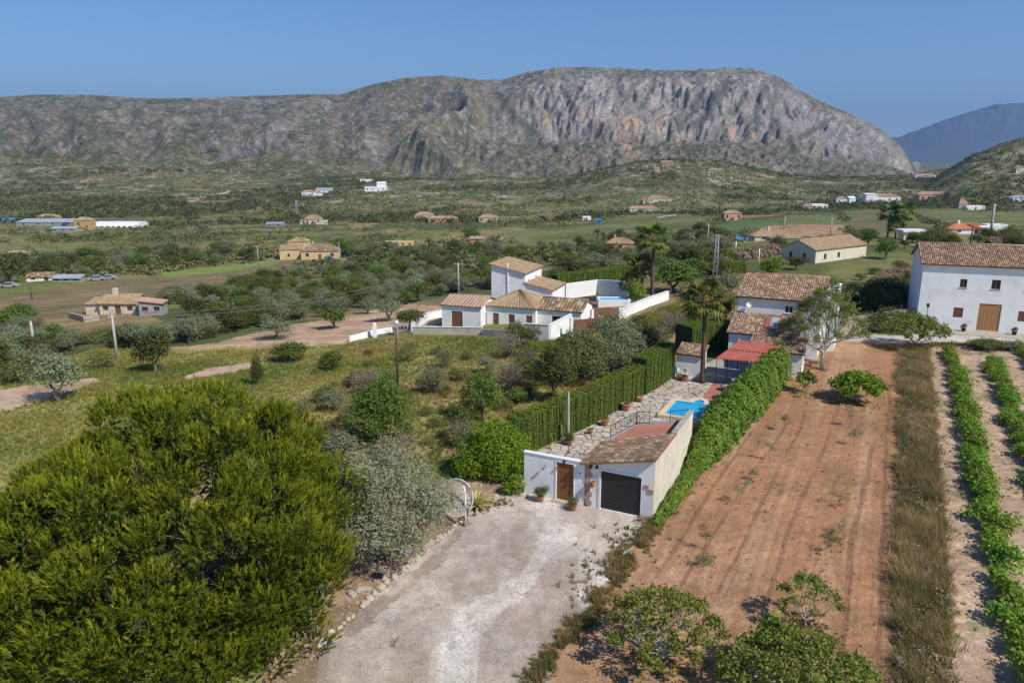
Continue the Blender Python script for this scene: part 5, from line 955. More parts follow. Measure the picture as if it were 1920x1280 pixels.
# stones
def rock(name,label,cat,p,sx,sy,sz,seed,rz=0,group=None,mat='rockm'):
    r=np.random.default_rng(seed); import bmesh
    bm=bmesh.new(); bmesh.ops.create_icosphere(bm,subdivisions=2,radius=1)
    for v in bm.verts: k=1+.22*float(vn(v.co.x*1.7+seed,v.co.y*1.7+v.co.z,seed)); v.co=Vector((v.co.x*sx*k,v.co.y*sy*k,max(v.co.z,-.5)*sz*k))
    me=bpy.data.meshes.new(name); bm.to_mesh(me); bm.free(); me.materials.append(M[mat]); o=link(name,me,None,(p[0],p[1],p[2]+sz*.25),rz); tag(o,label,cat,group); return o
def stones():
    line=[(590,1215),(630,1180),(668,1150),(690,1128),(715,1100),(742,1078),(775,1052),(806,1022),(838,1000),(862,978),(885,962)]
    pts=[P2(u,v) for u,v in line]; r=np.random.default_rng(12); k=0
    for a,b in zip(pts,pts[1:]):
        n=max(2,int((b-a).length/.36))
        for i in range(n):
            if r.random()<.12: continue
            p=a.lerp(b,(i+.5)/n); p.x+=r.normal()*.06; p.y+=r.normal()*.06; s=r.uniform(.11,.24); rock('edging_stone','rough pale stone of the kerb along the left edge of the driveway','stone',p,s*1.25,s,s*.7,int(k+50),r.uniform(0,6.28),'edging stones along the drive'); k+=1
    rock('flat_rock','flat pale slab lying right of the pine, larger of two','rock',P2(682,1106),.42,.26,.16,5,.3); rock('flat_rock','smaller tilted pale rock beside the flat slab','rock',P2(660,1115),.22,.34,.18,6,.8)
    rock('boulder','upright grey boulder under the driveway olive tree','rock',P2(762,1040),.36,.28,.62,7,.2,None,'greyw')
    for i,(u,v) in enumerate(((820,975),(852,958),(905,945),(930,930),(700,1060),(960,938))): rock('loose_stone',['loose stone in front of the olive tree','loose stone beside the dish pole','loose stone under the agave leaves','loose stone below the lime-green shrub','loose stone near the stone pedestal','loose stone near the left end of the courtyard wall'][i],'stone',P2(u,v),.2,.16,.12,20+i,i)
    o=thing('stone_bird_bath','small pale stone bird bath beneath the olive tree','bird bath',P2(721,1086)); a=MB(); a.lathe([(0,0),(.2,0),(.2,.06),(.1,.12),(.08,.4),(.14,.5)],(0,0),10); a.obj('pedestal',M['rockm'],o); a=MB(); a.lathe([(.1,.5),(.3,.56),(.33,.68),(.27,.66),(.0,.58)],(0,0),12); a.obj('bowl',M['rockm'],o)
stones()
# palms
palm('palm_tree','fan palm with a reddish trunk top standing in the courtyard by the shed',E(.6,30.4,.05),8.7,2.6,34,.24,seed=2)
def palmuv(label,u,vb,vt,rad,seed,tr=.26,group=None,fan=True,nf=32):
    p=P2(u,vb); h=(vb-vt)/ppm(p)/.99; palm('palm_tree',label,p,h,rad,nf,tr,group,seed,fan)
palmuv('tallest palm, left of the metal lattice pole, behind the white villa',1222,566,447,3.2,3,.3); palmuv('shorter palm just left of the tallest palm',1203,562,497,2.7,4,.28); palmuv('smallest bushy palm at the end of the villa garden',1180,566,528,2.2,14,.28)
palmuv('left palm of the pair beside the peach house',1119,468,433,2.6,5,fan=False); palmuv('right palm of the pair beside the peach house',1130,466,438,2.3,6,fan=False)
palmuv('left one of the two palms near the white pergola',1663,446,400,4.2,7); palmuv('right one of the two palms near the white pergola',1690,446,397,4.4,8); palmuv('low dark palm between and behind the pergola pair',1678,447,424,3.4,9)
palmuv('lone feather palm in the middle of the valley behind the white villa',805,477,450,2.6,10,fan=False)
# ================================================================== grasses and vines
def grasses():
    r=np.random.default_rng(21)
    def scatter(nm,n,zn,excl=()):
        P,_=ZONES[zn]; xs=[p[0] for p in P]; ys=[p[1] for p in P]; out=[]; c=0
        while c<n:
            x=r.uniform(min(xs),max(xs),n*2); y=r.uniform(max(min(ys),26),max(ys),n*2); m=pip(x,y,P)
            for e in excl: m&=~inz(e,x,y)
            x,y=x[m],y[m]; m=np.abs(x)<y*.74+3; x,y=x[m],y[m]; out.append(np.stack([x,y],1)); c+=len(x)
            if not len(x): break
        A=np.concatenate(out)[:n]; return np.column_stack([A,H(A[:,0],A[:,1])])
    P=scatter('m',34000,'meadow',('drive','verge','olivefield','pathC','pathL')); lx=(P[:,0]-EO.x)*math.cos(EA)-(P[:,1]-EO.y)*math.sin(EA); ly=(P[:,0]-EO.x)*math.sin(EA)+(P[:,1]-EO.y)*math.cos(EA); P=P[~((lx>-7)&(ly>-1))&(P[:,1]>38)]
    nz=fbm(P[:,0]/7,P[:,1]/9,4,51); n2=fbm(P[:,0]/5,P[:,1]/4,3,56); k=n2>-.9; P,nz,n2=P[k],nz[k],n2[k]
    o=blades('meadow_grass',P,.22+.26*np.clip(.5+n2,0,1.2),8,.024,.8,L_['grass'],np.clip(.42-.7*nz+.25*n2,0,1)); tag(o,'tall dry yellow-green grass of the meadow',None,kind='stuff')
    P=scatter('s',9000,'strip'); P[:,0]+=r.normal(size=len(P))*.28; nz=fbm(P[:,0]/1.9,P[:,1]/4.5,4,57); k=(nz>-.5)&(r.random(len(P))<.8+nz*.6); P=P[k]; nz=nz[k]; o=blades('dry_grass',P,.25+.75*np.clip(.3+.7*nz+.35*r.random(len(P)),0,1.1),13,.017,1.3,L_['dry'],np.clip(.5+1.1*fbm(P[:,0]/1.2,P[:,1]/2,3,58),0,1)); tag(o,'tall dry brown and olive grass between the ploughed field and the vines',None,kind='stuff')
    P=scatter('b',900,'strip'); P[:,0]+=r.normal(size=len(P))*.25
    for nm,lf,sl_ in (('strip_brambles','dead',slice(0,520)),('strip_weeds','scrub',slice(520,900))):
        Q=P[sl_]; V,Fc,t=blobs(Q,r.uniform(.2,.55,len(Q)),r.uniform(.2,.6,len(Q)),60,r.uniform(.07,.13,len(Q)),r.random(len(Q))*.8); o=link(nm,arr_mesh(nm,V,Fc,L_[lf],tint=t)); tag(o,'dry brambles and weeds tangled in the grass strip beside the vines',None,kind='stuff')
    # weeds on seams
    def seam(pts,w,n):
        g=G(pts); L=[math.dist(a,b) for a,b in zip(g,g[1:])]; tot=sum(L); out=[]
        for (a,b),l in zip(zip(g,g[1:]),L):
            m=int(n*l/tot); t=r.random(m); out.append(np.stack([a[0]+(b[0]-a[0])*t+r.normal(size=m)*w,a[1]+(b[1]-a[1])*t+r.normal(size=m)*w],1))
        A=np.concatenate(out); return np.column_stack([A,H(A[:,0],A[:,1])])
    P=np.concatenate([seam([(1225,985),(1190,1030),(1150,1085),(1095,1160),(1040,1225),(990,1290)],.32,1500),seam([(1300,880),(1260,930),(1215,985)],.4,500),seam([(1100,1120),(1180,990)],.9,260),seam([(1475,700),(1400,790),(1310,880)],.3,600),seam([(1760,648),(1930,648)],.7,1400),seam([(1640,652),(1740,650)],.6,400),seam([(985,932),(900,950),(860,975)],.3,120)]); nz=fbm(P[:,0]/1.2,P[:,1]/1.2,3,59); P=P[nz>-.15]; o=blades('weeds',P,r.uniform(.12,.42,len(P)),12,.02,.9,L_['dry'],np.clip(.35+.8*fbm(P[:,0]/.8,P[:,1]/.8,2,60),0,1)); tag(o,'weeds along the edges of driveway and fields',None,kind='stuff')
    P=np.concatenate([scatter('v',1300,'vineyard'),]); nz=fbm(P[:,0]/1.6,P[:,1]/2.5,3,61); P=P[nz>.05]; V,Fc,t=blobs(P,r.uniform(.08,.28,len(P)),r.uniform(.04,.12,len(P)),14,r.uniform(.07,.12,len(P)),r.random(len(P))*.7); o=link('ground_weeds',arr_mesh('ground_weeds',V,Fc,L_['vine'],tint=t)); tag(o,'low green weeds between the vine rows',None,kind='stuff')
    P=scatter('f',700,'field'); nz=fbm(P[:,0]/1.3,P[:,1]/1.3,3,62); P=P[(nz>.12)]; 
    for u,v,n,w in ((1250,1240,220,.9),(1510,1170,160,.6),(1606,757,160,.8),(1320,1050,40,.3),(1565,1010,40,.3)):
        g=P2(u,v); q=np.stack([g.x+r.normal(size=n)*w,g.y+r.normal(size=n)*w,np.full(n,g.z)],1); P=np.concatenate([P,q])
    P[:,2]=H(P[:,0],P[:,1]); o=blades('field_weeds',P,r.uniform(.08,.25,len(P)),9,.016,.9,L_['grass'],r.random(len(P))*.5); tag(o,'sparse weeds in the ploughed soil',None,kind='stuff')
    # pebbles and clods
    A=[];
    for zn,n,s0,s1 in (('drive',5200,.02,.055),('field',7000,.025,.07),('vineyard',4200,.03,.08),('verge',2600,.03,.09)):
        P=scatter('c',n,zn); s=r.uniform(s0,s1,len(P))*(1+.8*(r.random(len(P))<.05)); V=np.array([[1,0,0],[-.5,.87,0],[-.5,-.87,0],[0,0,.8]]); a=r.uniform(0,6.28,len(P)); c,sn=np.cos(a),np.sin(a)
        W=np.stack([P[:,0,None]+(V[:,0]*c[:,None]-V[:,1]*sn[:,None])*s[:,None],P[:,1,None]+(V[:,0]*sn[:,None]+V[:,1]*c[:,None])*s[:,None],P[:,2,None]+.005+V[:,2]*s[:,None]],-1).reshape(-1,3); f=(np.arange(len(P))[:,None,None]*4+np.array([[0,1,3],[1,2,3],[2,0,3]])).reshape(-1,3)
        mt={'drive':pmat('loose_gravel',(.42,.37,.32),(.26,.22,.18),.7,1),'field':pmat('red_clods',(.36,.19,.105),(.27,.14,.08),.7,1),'vineyard':pmat('sand_clods',(.45,.32,.22),(.33,.23,.15),.7,1),'verge':pmat('verge_stones',(.42,.33,.24),(.28,.19,.12),.7,1)}[zn]
        nm={'drive':'loose_gravel','field':'soil_clods','vineyard':'sandy_clods','verge':'stony_litter'}[zn]; o=link(nm,arr_mesh(nm,W,f,mt)); tag(o,None,None,kind='stuff')
grasses()
def vines():
    rows=[([(1778,662),(1802,740),(1822,840),(1843,940),(1870,1060),(1905,1190),(1935,1300)],'grape vine of the green row nearest the dry grass strip','vines of the nearest row',1.0),([(1860,682),(1890,760),(1925,850),(1975,960)],'grape vine of the second green row from the dry grass strip','vines of the second row',1.15),([(1912,655),(1950,700),(2000,760)],'grape vine at the right edge of the photo, third row','vines of the third row',1.2)]
    rng=np.random.default_rng(66); TV=[]
    for i in range(5):
        lo=[(rng.normal()*.2,rng.normal()*.35,rng.uniform(.35,.75),.36,.42,.32) for _ in range(6)]; V,Fc,t=lobes_crown(lo,620,(.10,.20),.9,.6,-.5,.3,rng,.3,3,0); V[:,2]=np.maximum(V[:,2],.04); TV.append((arr_mesh('foliage',V,Fc,L_['vine'],tint=t),branch_mesh('stem',(0,0,0),[l[:3] for l in lo],.04,M['bark'],5,.4,rng)))
    for pts,lb,gr,gap in rows:
        g=[Vector((*p,0)) for p in G(pts)]; n=0
        for a,b in zip(g,g[1:]):
            L=(b-a).length; k=max(1,int(L/.8))
            for i in range(k):
                if rng.random()<.07: continue
                p=a.lerp(b,(i+.5)/k); p.x+=rng.normal()*.09
                if abs(p.x)>p.y*.74+2: continue
                p.z=ground(p.x,p.y); s=rng.uniform(.75,1.2); o=thing('grape_vine',lb,'grape vine',p,rng.uniform(-.5,.5),gr,(s*1.0,s*1.15,s)); q=TV[rng.integers(5)]; link('foliage',q[0],o); link('stem',q[1],o)
vines()
# ================================================================== neighbouring buildings
def farmhouse():
    a=math.radians(20.4); t=thing('farmhouse','large white two storey farmhouse with tiled roof at the right edge','farmhouse',(53.2,97.4,ground(56,98)+.0),-a)
    W_=22; sh=lambda s:(s,s+1.25,2.1,3.45,'shut'); up=lambda s:(s,s+1.0,5.0,6.2,'win')
    block(t,0,0,W_,10,8.4,0,'gable',2.1,'white','tile',{'f':[(4.1,5.2,1.6,2.9,'shut'),(6.9,9.4,.1,3.6,'ldoor'),(11.3,12.4,1.6,2.9,'shut'),(15.5,16.6,1.6,2.9,'shut'),(4.4,5.2,5.5,6.6,'win'),(7.9,8.9,5.5,6.7,'win'),(11.6,12.5,5.5,6.6,'win'),(15.6,16.5,5.5,6.6,'win')]},.35,1)
    g=MB(); g.box(-.5,-3.2,-.6,W_,-.05,.08); g.obj('doorstep_terrace',M['cope'] if False else M['rockm'],t)
    c=Vector((53.2,97.4,0))
    def L(x,y): return Vector((c.x+x*math.cos(a)+y*math.sin(a),c.y-x*math.sin(a)+y*math.cos(a),0))
    for i,(x,lb) in enumerate(((5.3,'dark potted plant left of the farmhouse door'),(10.9,'dark potted plant right of the farmhouse door'))):
        p=L(x,-1.2); p.z=ground(56,98)+.08; o=thing('plant_pot',lb,'plant pot',p,0,'pots by the farmhouse door'); m=MB(); m.lathe([(0,0),(.2,0),(.3,.4),(.33,.45),(.24,.44),(0,.4)],(0,0),10); m.obj('pot',M['iron'],o); link('plant',TPL['dark0'][0],o,(0,0,.3),None,.22)
    p=L(.9,-1.5); o=thing('street_lamp','slim black lamp post at the left corner of the farmhouse','street lamp',(p.x,p.y,ground(p.x,p.y))); m=MB(); m.tube([(0,0,-.1),(0,0,1.3),(0,0,2.9)],[.07,.045,.035],7); m.obj('post',M['iron'],o); m=MB(); m.lathe([(.04,2.9),(.16,3.0),(.2,3.35),(.05,3.5)],(0,0),8); m.obj('lantern',M['iron'],o)
farmhouse()
def centre_villa():
    A0=at(829,612); yaw=math.radians(-20); t=thing('villa','sprawling white villa with tan tile roofs and a tall square block, mid valley','villa',A0+Vector((0,0,-.1)),yaw)
    # local x runs right and slightly away
    block(t,0,0,6.0,6.5,3.3,0,'gable',.9,'white','pinkroof',{'f':[(1.5,3.2,.1,2.5,'door')],'r':[(1.8,2.7,.1,2.2,'door'),(4.2,5.1,1.,2.1,'shut')]},.25)
    block(t,6.03,2.0,7.4,7.4,3.3,0,'hip',1.7,'white','tanroof',{'f':[(1.0,1.9,.1,2.2,'door'),(3.4,4.3,1.,2.2,'shut'),(6,6.9,.1,2.2,'door')]},.3)
    block(t,3.9,9.45,5.4,8,6.9,0,'shed',1.1,'white','tanroof',{'r':[(1.2,2.2,4.4,5.7,'win'),(4.9,5.7,4.6,5.8,'win')]},.3,high='left')
    block(t,9.35,9.6,4.2,6.5,4.6,0,'shed',.8,'white','tanroof',{'f':[(1.2,2.2,1,2.2,'win')]},.25,high='left')
    block(t,13.5,3.0,6.2,6.2,3.0,0,'gable',1.1,'white','oldtile',{'f':[(2,3.6,.1,2.2,'void')]},.25); pass
    g=MB(); g.tube([(6.6,9.35,.0),(6.6,9.35,8.3)],.07,6); g.obj('flue',M['wht'],t)
    g=MB(); g.box(-3,-4.5,-.8,16,-.06,.12); g.obj('terrace',M['greyw'],t)
centre_villa()
wl=lambda *uv:[at(u,v) for u,v in uv]
wall_run('garden_wall','low white wall round the left terrace of the central villa',wl((772,622),(800,600),(829,594)),.25,1.1,'white','garden wall','wht')
wall_run('garden_wall','low ochre based wall along the front of the central villa terrace',wl((774,626),(845,627),(905,628)),.25,1.0,'cream','garden wall','wht')
wall_run('garden_wall','grey retaining wall below the middle of the central villa',wl((905,629),(985,634)),.25,.9,'greyw','garden wall')
wall_run('garden_wall','taller white wall in front of the central villa beside the ball shaped bush',wl((985,637),(1030,640),(1070,618)),.3,2.1,'white','garden wall','wht')
wall_run('garden_wall','long white sloping wall running right from the central villa gate',wl((1158,603),(1180,590),(1218,574),(1252,562)),.35,1.4,'white','garden wall','wht')
wall_run('garden_wall','white boundary wall behind the central villa pool',wl((1060,560),(1120,552),(1178,556)),.3,2.6,'white','garden wall')
o=thing('gate','brown timber gate between white pillars right of the central villa','gate',at(1098,628),math.radians(20))
g=MB(); 
for i in range(12): g.box(-1.8+i*.3,-.03,.1,-1.52+i*.3,.03,2.1)
g.obj('gate_leaf',M['bwood'],o); g=MB(); g.box(-2.2,-.2,-.3,-1.85,.2,2.4); g.obj('pillar',M['white'],o); g=MB(); g.box(1.85,-.2,-.3,2.2,.2,2.4); g.obj('pillar',M['white'],o)
o=thing('gate','dark brown arched gate beside the long white sloping wall','gate',at(1135,612),math.radians(25)); g=MB()
for i in range(12): x=-1.9+i*.32; g.box(x,-.03,.1,x+.3,.03,2.1+.5*math.sin(math.pi*(i+.5)/12))
g.obj('gate_leaf',M['bwood'],o); g=MB(); g.box(-2.3,-.2,-.3,-1.95,.2,2.5); g.obj('pillar',M['white'],o); g=MB(); g.box(2.0,-.2,-.3,2.35,.2,2.4); g.obj('pillar',M['white'],o)
o=thing('swimming_pool','small raised pool behind the central villa','swimming pool',at(1150,572)); g=MB()
for b in ((-2.5,-1.5,2.5,-1.2),(-2.5,1.2,2.5,1.5),(-2.5,-1.197,-2.2,1.197),(2.2,-1.197,2.5,1.197)): g.box(b[0],b[1],-.3,b[2],b[3],1.1)
g.obj('coping',M['wht'],o); g=MB(); g.box(-2.197,-1.197,.3,2.197,1.197,.95); g.obj('water',M['pool'],o)
wall_run('low_wall','low white wall leading to the gate post left of the central villa',wl((655,640),(700,628),(735,622)),.3,.7,'white','garden wall')
for i,(u,v) in enumerate(((703,632),(744,628))):
    o=thing('gate_post',('white rounded gate post at the end of the low wall','grey gate post beside the mesh fence')[i],'gate post',at(u,v)); g=MB(); g.box(-.25,-.25,-.3,.25,.25,1.7); g.obj('shaft',M['white' if i==0 else 'greyw'],o); g=MB(); g.lathe([(.3,1.7),(.3,1.78),(.15,1.95),(0,2.1)],(0,0),8); g.obj('cap',M['wht'],o)
o=thing('mesh_fence','grey wire mesh fence beside the left end of the villa terrace','fence',at(757,624)); g=MB()
for i in range(9): g.tube([(-2+i*.5,0,-.1),(-2+i*.5,.1*i,1.3)],.03,4)
for z in (.2,.5,.8,1.1,1.3): g.tube([(-2,0,z),(2,.8,z)],.018,3)
g.obj('mesh',M['galv'],o)
box_hedge('clipped_hedge','long clipped hedge behind the central villa pool',[at(1040,548),at(1110,538),at(1190,526)],2.2,3.2,'hedge',12000,size=(.2,.4))
box_hedge('clipped_hedge','low dark hedge near the lattice pole',[at(1330,516),at(1395,511)],1.8,2.3,'hedge',3000,size=(.25,.45))
def house(label,ul,v,ur,hpx,roof='hip',rpx=8,wall='white',tiles='tanroof',Dk=.8,yaw=0,ops=2,extra=None,cat='house',name='house',kind='win',axis='x',door=True,chim=False,high='back',z=0,det=0):
    p=at(ul,v); pm=ppm(p); W_=(ur-ul)/pm/math.cos(yaw); D_=W_*Dk; h=hpx/pm; rise=rpx/pm
    t=thing(name,label,cat,p+Vector((0,0,z)),yaw); n=ops; oo=[]
    for i in range(n):
        s=W_*(i+.5)/n; w=min(1.3,W_*.35/n+.3)
        if door and i==n//2: oo.append((s-w/2,s+w/2,.05,min(2.2,h*.8),'door'))
        else: oo.append((s-w/2,s+w/2,h*.38,h*.75,kind))
    sd=[(D_*.25,D_*.25+1.1,h*.38,h*.75,kind),(D_*.62,D_*.62+1.1,h*.38,h*.75,kind)] if D_>5 else []
    block(t,0,0,W_,D_,h,0,roof,rise,wall,tiles,{'f':oo,'r':sd,'l':[(a,b,c,e,k) for a,b,c,e,k in sd]},.3,det,axis,-1.5,.2,high)
    if extra:
        for (x0,y0,w,d,hh,rf,rs,ti) in extra: block(t,x0*W_,y0*W_,w*W_,d*W_,hh/pm,0,rf,rs/pm,wall,ti,{'f':[(w*W_*.35,w*W_*.35+1.,.9,2.1,kind)]} if hh/pm>2.6 and w*W_>3 else {},.25,det,'x',-1.5,.2)
    if chim: chimney(t,W_*.3,D_*.5,h+rise*.9,1.0,.7,wall)
    return t
def barn2():
    A=at(1459,492); yaw=math.radians(-40); B_=at(1528,494); C_=at(1636,479); d1=Vector((B_.x-A.x,B_.y-A.y)); yaw=math.atan2(d1.y,d1.x); w=d1.length; d2=Vector((C_.x-B_.x,C_.y-B_.y)); dep=min(abs(-d2.x*math.sin(yaw)+d2.y*math.cos(yaw)),40)
    t=thing('long_farm_house','long low white house with a tan roof in the grass behind the villa','house',A,math.atan2(C_.y-B_.y,C_.x-B_.x)); 
    print('barn',w,dep,d2.length)
    Lg=d2.length; t.location=(B_.x,B_.y,B_.z-.2); block(t,0,0,min(Lg,19),8.5,3.0,0,'gable',1.7,'cream','tanroof',{'f':[(3,3.9,.9,2,'win'),(8,8.9,.9,2,'win')],'l':[(2,2.8,.9,2.1,'win'),(5.4,6.2,.9,2.1,'win')]},.3)
barn2()
H_=house
H_('pale yellow villa with grey-brown roofs in the left middle of the valley',565,487,633,16,'hip',12,'yellow','oldtile',.55,.1,3,[(-.62,.25,.6,.55,17,'gable',7,'tanroof'),(-.45,.6,.55,.5,29,'hip',8,'tanroof')],chim=True)
H_('half open farm house with a terracotta shutter among trees at the left',188,590,258,22,'gable',13,'cream','tanroof',.65,-.05,3,[(-.45,.1,.42,.5,18,'shed',6,'tanroof')],kind='shut',chim=True)
H_('small white annexe with a pale sheet roof beside the half open farm house',262,592,303,22,'shed',6,'greyw','pinkroof',.8,.15,2,door=False,high='left')
wall_run('stone_wall','low rubble wall in front of the half open farm house',wl((132,596),(160,604),(185,600)),.4,1.0,'rockm','stone wall')
H_('low white shed with brown roof by the dark trees at the left edge',50,528,98,9,'gable',6,'white','oldtile',.5,.05,2,kind='void')
H_('long open lean-to shed with corrugated roof left of the parked cars',98,529,150,7,'shed',4,'greyw','bluesh',.3,.0,3,kind='void',door=False)
H_('tiny white house behind dark trees at the far left',8,483,45,8,'hip',4,'white','tanroof',.6,0,1)
H_('ochre block in the middle of the industrial yard',140,429,170,16,'hip',5,'ochre','pinkroof',.7,.05,2)
H_('grey-blue long warehouse left of the ochre block',30,424,140,7,'shed',4,'greyw','bluesh',.3,.0,4,door=False,kind='void'); H_('low dark open shed in front of the grey-blue warehouse',95,434,142,5,'shed',3,'greyw','greyw' if False else 'bluesh',.25,0,3,kind='void',door=False)
H_('small tan roofed house above the warehouse',68,412,105,6,'hip',4,'cream','tanroof',.5,0,2); H_('small blue roofed shed at the far left of the industrial yard',0,418,22,5,'shed',3,'greyw','blue',.6,0,1)
def tunnel():
    p=at(173,426); pm=ppm(p); t=thing('greenhouse_tunnel','long white plastic greenhouse tunnel beside the ochre block','greenhouse',p+Vector((0,0,-.3)),0); W_=84/pm; g=MB(); r=10/pm*1.0; n=10; D_=18
    for i in range(n): a,b=math.pi*i/n,math.pi*(i+1)/n; g.poly([(0,D_/2-D_/2*math.cos(a),r*math.sin(a)),(0,D_/2-D_/2*math.cos(b),r*math.sin(b)),(W_,D_/2-D_/2*math.cos(b),r*math.sin(b)),(W_,D_/2-D_/2*math.cos(a),r*math.sin(a))][::-1],0,None,True)
    for x in (0,W_): g.poly([(x,D_/2-D_/2*math.cos(math.pi*i/n),r*math.sin(math.pi*i/n)) for i in range(n+1)])
    g.obj('cover',M['wht'],t); g=MB()
    for i in range(7): g.box(2+i*W_/8,-.25,.3,2+i*W_/8+W_/16,-.02,r*.28)
    g.obj('vent_panels',M['dark'],t)
tunnel()
H_('peach coloured house with tan roof in the centre right of the valley',1138,471,1187,15,'hip',9,'peach','tanroof',.6,-.1,1,[(-.35,-.05,.4,.35,6,'shed',4,'tanroof')],chim=True,door=False)
wall_run('garden_wall','low cream wall in front of the peach coloured house',wl((1100,483),(1145,484)),.3,1.2,'cream','garden wall')
H_('tiny orange tiled outbuilding left of the peach house',1092,476,1107,5,'hip',3,'cream','redroof',.7,0,1)
H_('pink-brown country house with a columned porch on the slope',1358,414,1390,14,'hip',5,'peach','pinkroof',.6,0,3,kind='void')
H_('long low pale house on the green slope above the valley',1180,398,1234,7,'hip',4,'cream','pinkroof',.3,.05,4); H_('tan roofed villa higher on the green slope',1214,381,1259,8,'hip',6,'cream','tanroof',.5,0,3,[(-.2,-.1,.3,.3,5,'shed',2,'tanroof')])
H_('ruined stone cottage on the crest of the scrub hill',1241,312,1263,7,'shed',3,'stone','pinkroof',.6,0,2,kind='void'); H_('small orange ruin just below the crest cottage',1228,325,1237,8,'shed',2,'peach','pinkroof',.6,0,1,kind='void')
H_('sprawling tile roofed farmhouse in front of the red soil field',1415,452,1520,9,'hip',10,'cream','tanroof',.35,.03,3,[(.25,-.12,.55,.15,6,'shed',3,'pinkroof')],chim=True)
H_('white house with a bright orange tile roof at the right',1782,438,1842,9,'hip',9,'white','redroof',.45,-.1,2,[(.8,.2,.75,.35,11,'flat',0,'white')],chim=True)
H_('white flat roofed shed behind the orange roofed house',1850,432,1888,9,'flat',0,'white','white',.5,0,1)
H_('small white square house at the left of the far right villas',1522,393,1552,9,'flat',0,'white','white',.6,0,3); H_('cream gable house at the far left of the right villas',1506,394,1521,7,'hip',5,'cream','pinkroof',.6,0,1)
H_('white villa with pink roof between the square house and the blue shuttered villa',1568,381,1588,8,'hip',4,'white','pinkroof',.5,0,2); H_('narrow white tower villa right of the pink roofed one',1592,382,1604,10,'shed',3,'white','white',.8,0,1)
H_('largest white villa of the far right with blue shutters',1618,380,1688,11,'hip',5,'white','pinkroof',.35,0,5,[(.02,-.12,.3,.2,15,'shed',2,'white')],kind='bdoor')
H_('cream and pink two storey villa right of the blue shuttered one',1723,378,1781,13,'hip',5,'peach','pinkroof',.4,0,5); H_('pink pointed roof house behind the small white garage',1797,391,1815,9,'hip',12,'peach','pinkroof',.8,0,1)
H_('low white garage below the pink pointed house',1812,394,1846,7,'flat',0,'white','white',.4,0,1,kind='void'); H_('pale blue-grey villa at the far right edge of the slope',1898,380,1935,9,'hip',4,'white','bluesh',.5,0,3)
H_('long white hillside house near the right hill',1716,335,1756,6,'hip',3,'white','pinkroof',.3,0,4)
H_('tan villa with turret on the right hill',1905,325,1922,10,'hip',5,'cream','tanroof',.8,0,2)
H_('cluster villa in white at the left of the upper hillside pair',566,368,590,8,'hip',3,'white','pinkroof',.5,0,3,[(1.0,.1,.5,.4,6,'hip',3,'tanroof')]); H_('long grey roofed white villa beside the left cluster villa',592,364,622,7,'shed',4,'white','bluesh',.4,.1,3)
H_('white flat villa highest on the left hillside',675,343,697,6,'flat',0,'white','white',.5,0,2); H_('long white modern villa right of the highest hillside one',684,359,724,8,'flat',0,'white','white',.4,0,4,[(.55,.1,.4,.3,15,'shed',2,'white')])
H_('cream villa with red-brown roof near the pylon foot',571,420,602,9,'hip',7,'cream','tanroof',.5,0,3,[(-.3,.1,.3,.3,5,'shed',2,'tanroof'),(1.,0,.35,.3,6,'flat',0,'white')])
H_('low teal roofed greenhouse left of the pylon villa',497,424,530,4,'shed',2,'greyw','bluesh',.4,0,2)
H_('cream villa left of the long reddish house in the valley centre',778,411,812,8,'hip',5,'cream','pinkroof',.5,0,3); H_('long reddish farmhouse in the valley centre',803,419,858,9,'hip',4,'peach','pinkroof',.3,.05,4)
H_('yellow and white bungalow alone right of the long reddish house',898,417,934,9,'hip',5,'yellow','pinkroof',.5,0,3)
H_('unfinished yellow-green block building without a roof',722,463,775,9,'flat',0,'yellow','greyw',.3,.05,4,kind='void',door=False)
H_('flat grey roofed hut beside a tree in the brown field',848,461,875,5,'flat',0,'greyw','bluesh',.5,.05,2,kind='void'); H_('red-brown ruin partly hidden by a dark bush',882,458,905,10,'shed',3,'brick','pinkroof',.6,.05,1,kind='void')
wall_run('stone_wall','pale stone wall climbing right from the red-brown ruin',wl((905,460),(930,455),(946,446)),.4,1.2,'rockm','stone wall')
H_('white hut with a blue door in the far green field',1092,413,1108,6,'flat',0,'white','white',.7,0,1); H_('blue painted shed right of the white hut',1118,419,1128,6,'shed',2,'blue','blue',.7,0,1)
wall_run('garden_wall','long pale wall beyond the villas at the far right edge',wl((1868,392),(1930,396)),.4,1.6,'cream','garden wall')
wall_run('dry_stone_wall','rough dry stone wall between the villa and the farmhouse',[at(1560,632),at(1610,622),at(1660,614),at(1712,606)],.6,2.1,'stone','stone wall')
# pergola
o=thing('pergola','white garden pergola near the two palms','pergola',at(1695,450)); pm=ppm(o.location); w=34/pm; h=15/pm
for x in (0,w):
    for y in (0,w*.6): g=MB(); g.box(x-.3,y-.3,-.5,x+.3,y+.3,h); g.obj('post',M['wht'],o)
g=MB(); g.box(-1,-1,h+.002,w+1,w*.6+1,h+.6); g.obj('roof_slab',M['wht'],o)
o=thing('tarpaulin','bright blue tarpaulin left of the tile roofed farmhouse','tarpaulin',at(1393,449)); g=MB(); pm=ppm(o.location); s=12/pm; g.poly([(-s,0,.2),(s,0,.2),(s,s*.8,2),(0,s,3),(-s,s*.8,1)]); g.poly([(-s,0,.2),(-s,0,-.5),(s,0,-.5),(s,0,.2)][::-1]); g.poly([(s,0,.2),(s,0,-.5),(s,s*.8,-.5),(s,s*.8,2)]); g.obj('sheet',M['blue'],o)
o=thing('tarpaulin','blue covered stack beside the pale yellow villa','tarpaulin',at(618,487)); g=MB(); g.box(-1.1,-.9,-.3,1.1,.9,1.4); g.lathe([(1.2,1.4),(.7,1.8),(.0,1.9)],(0,0),4); g.obj('sheet',M['blue'],o)
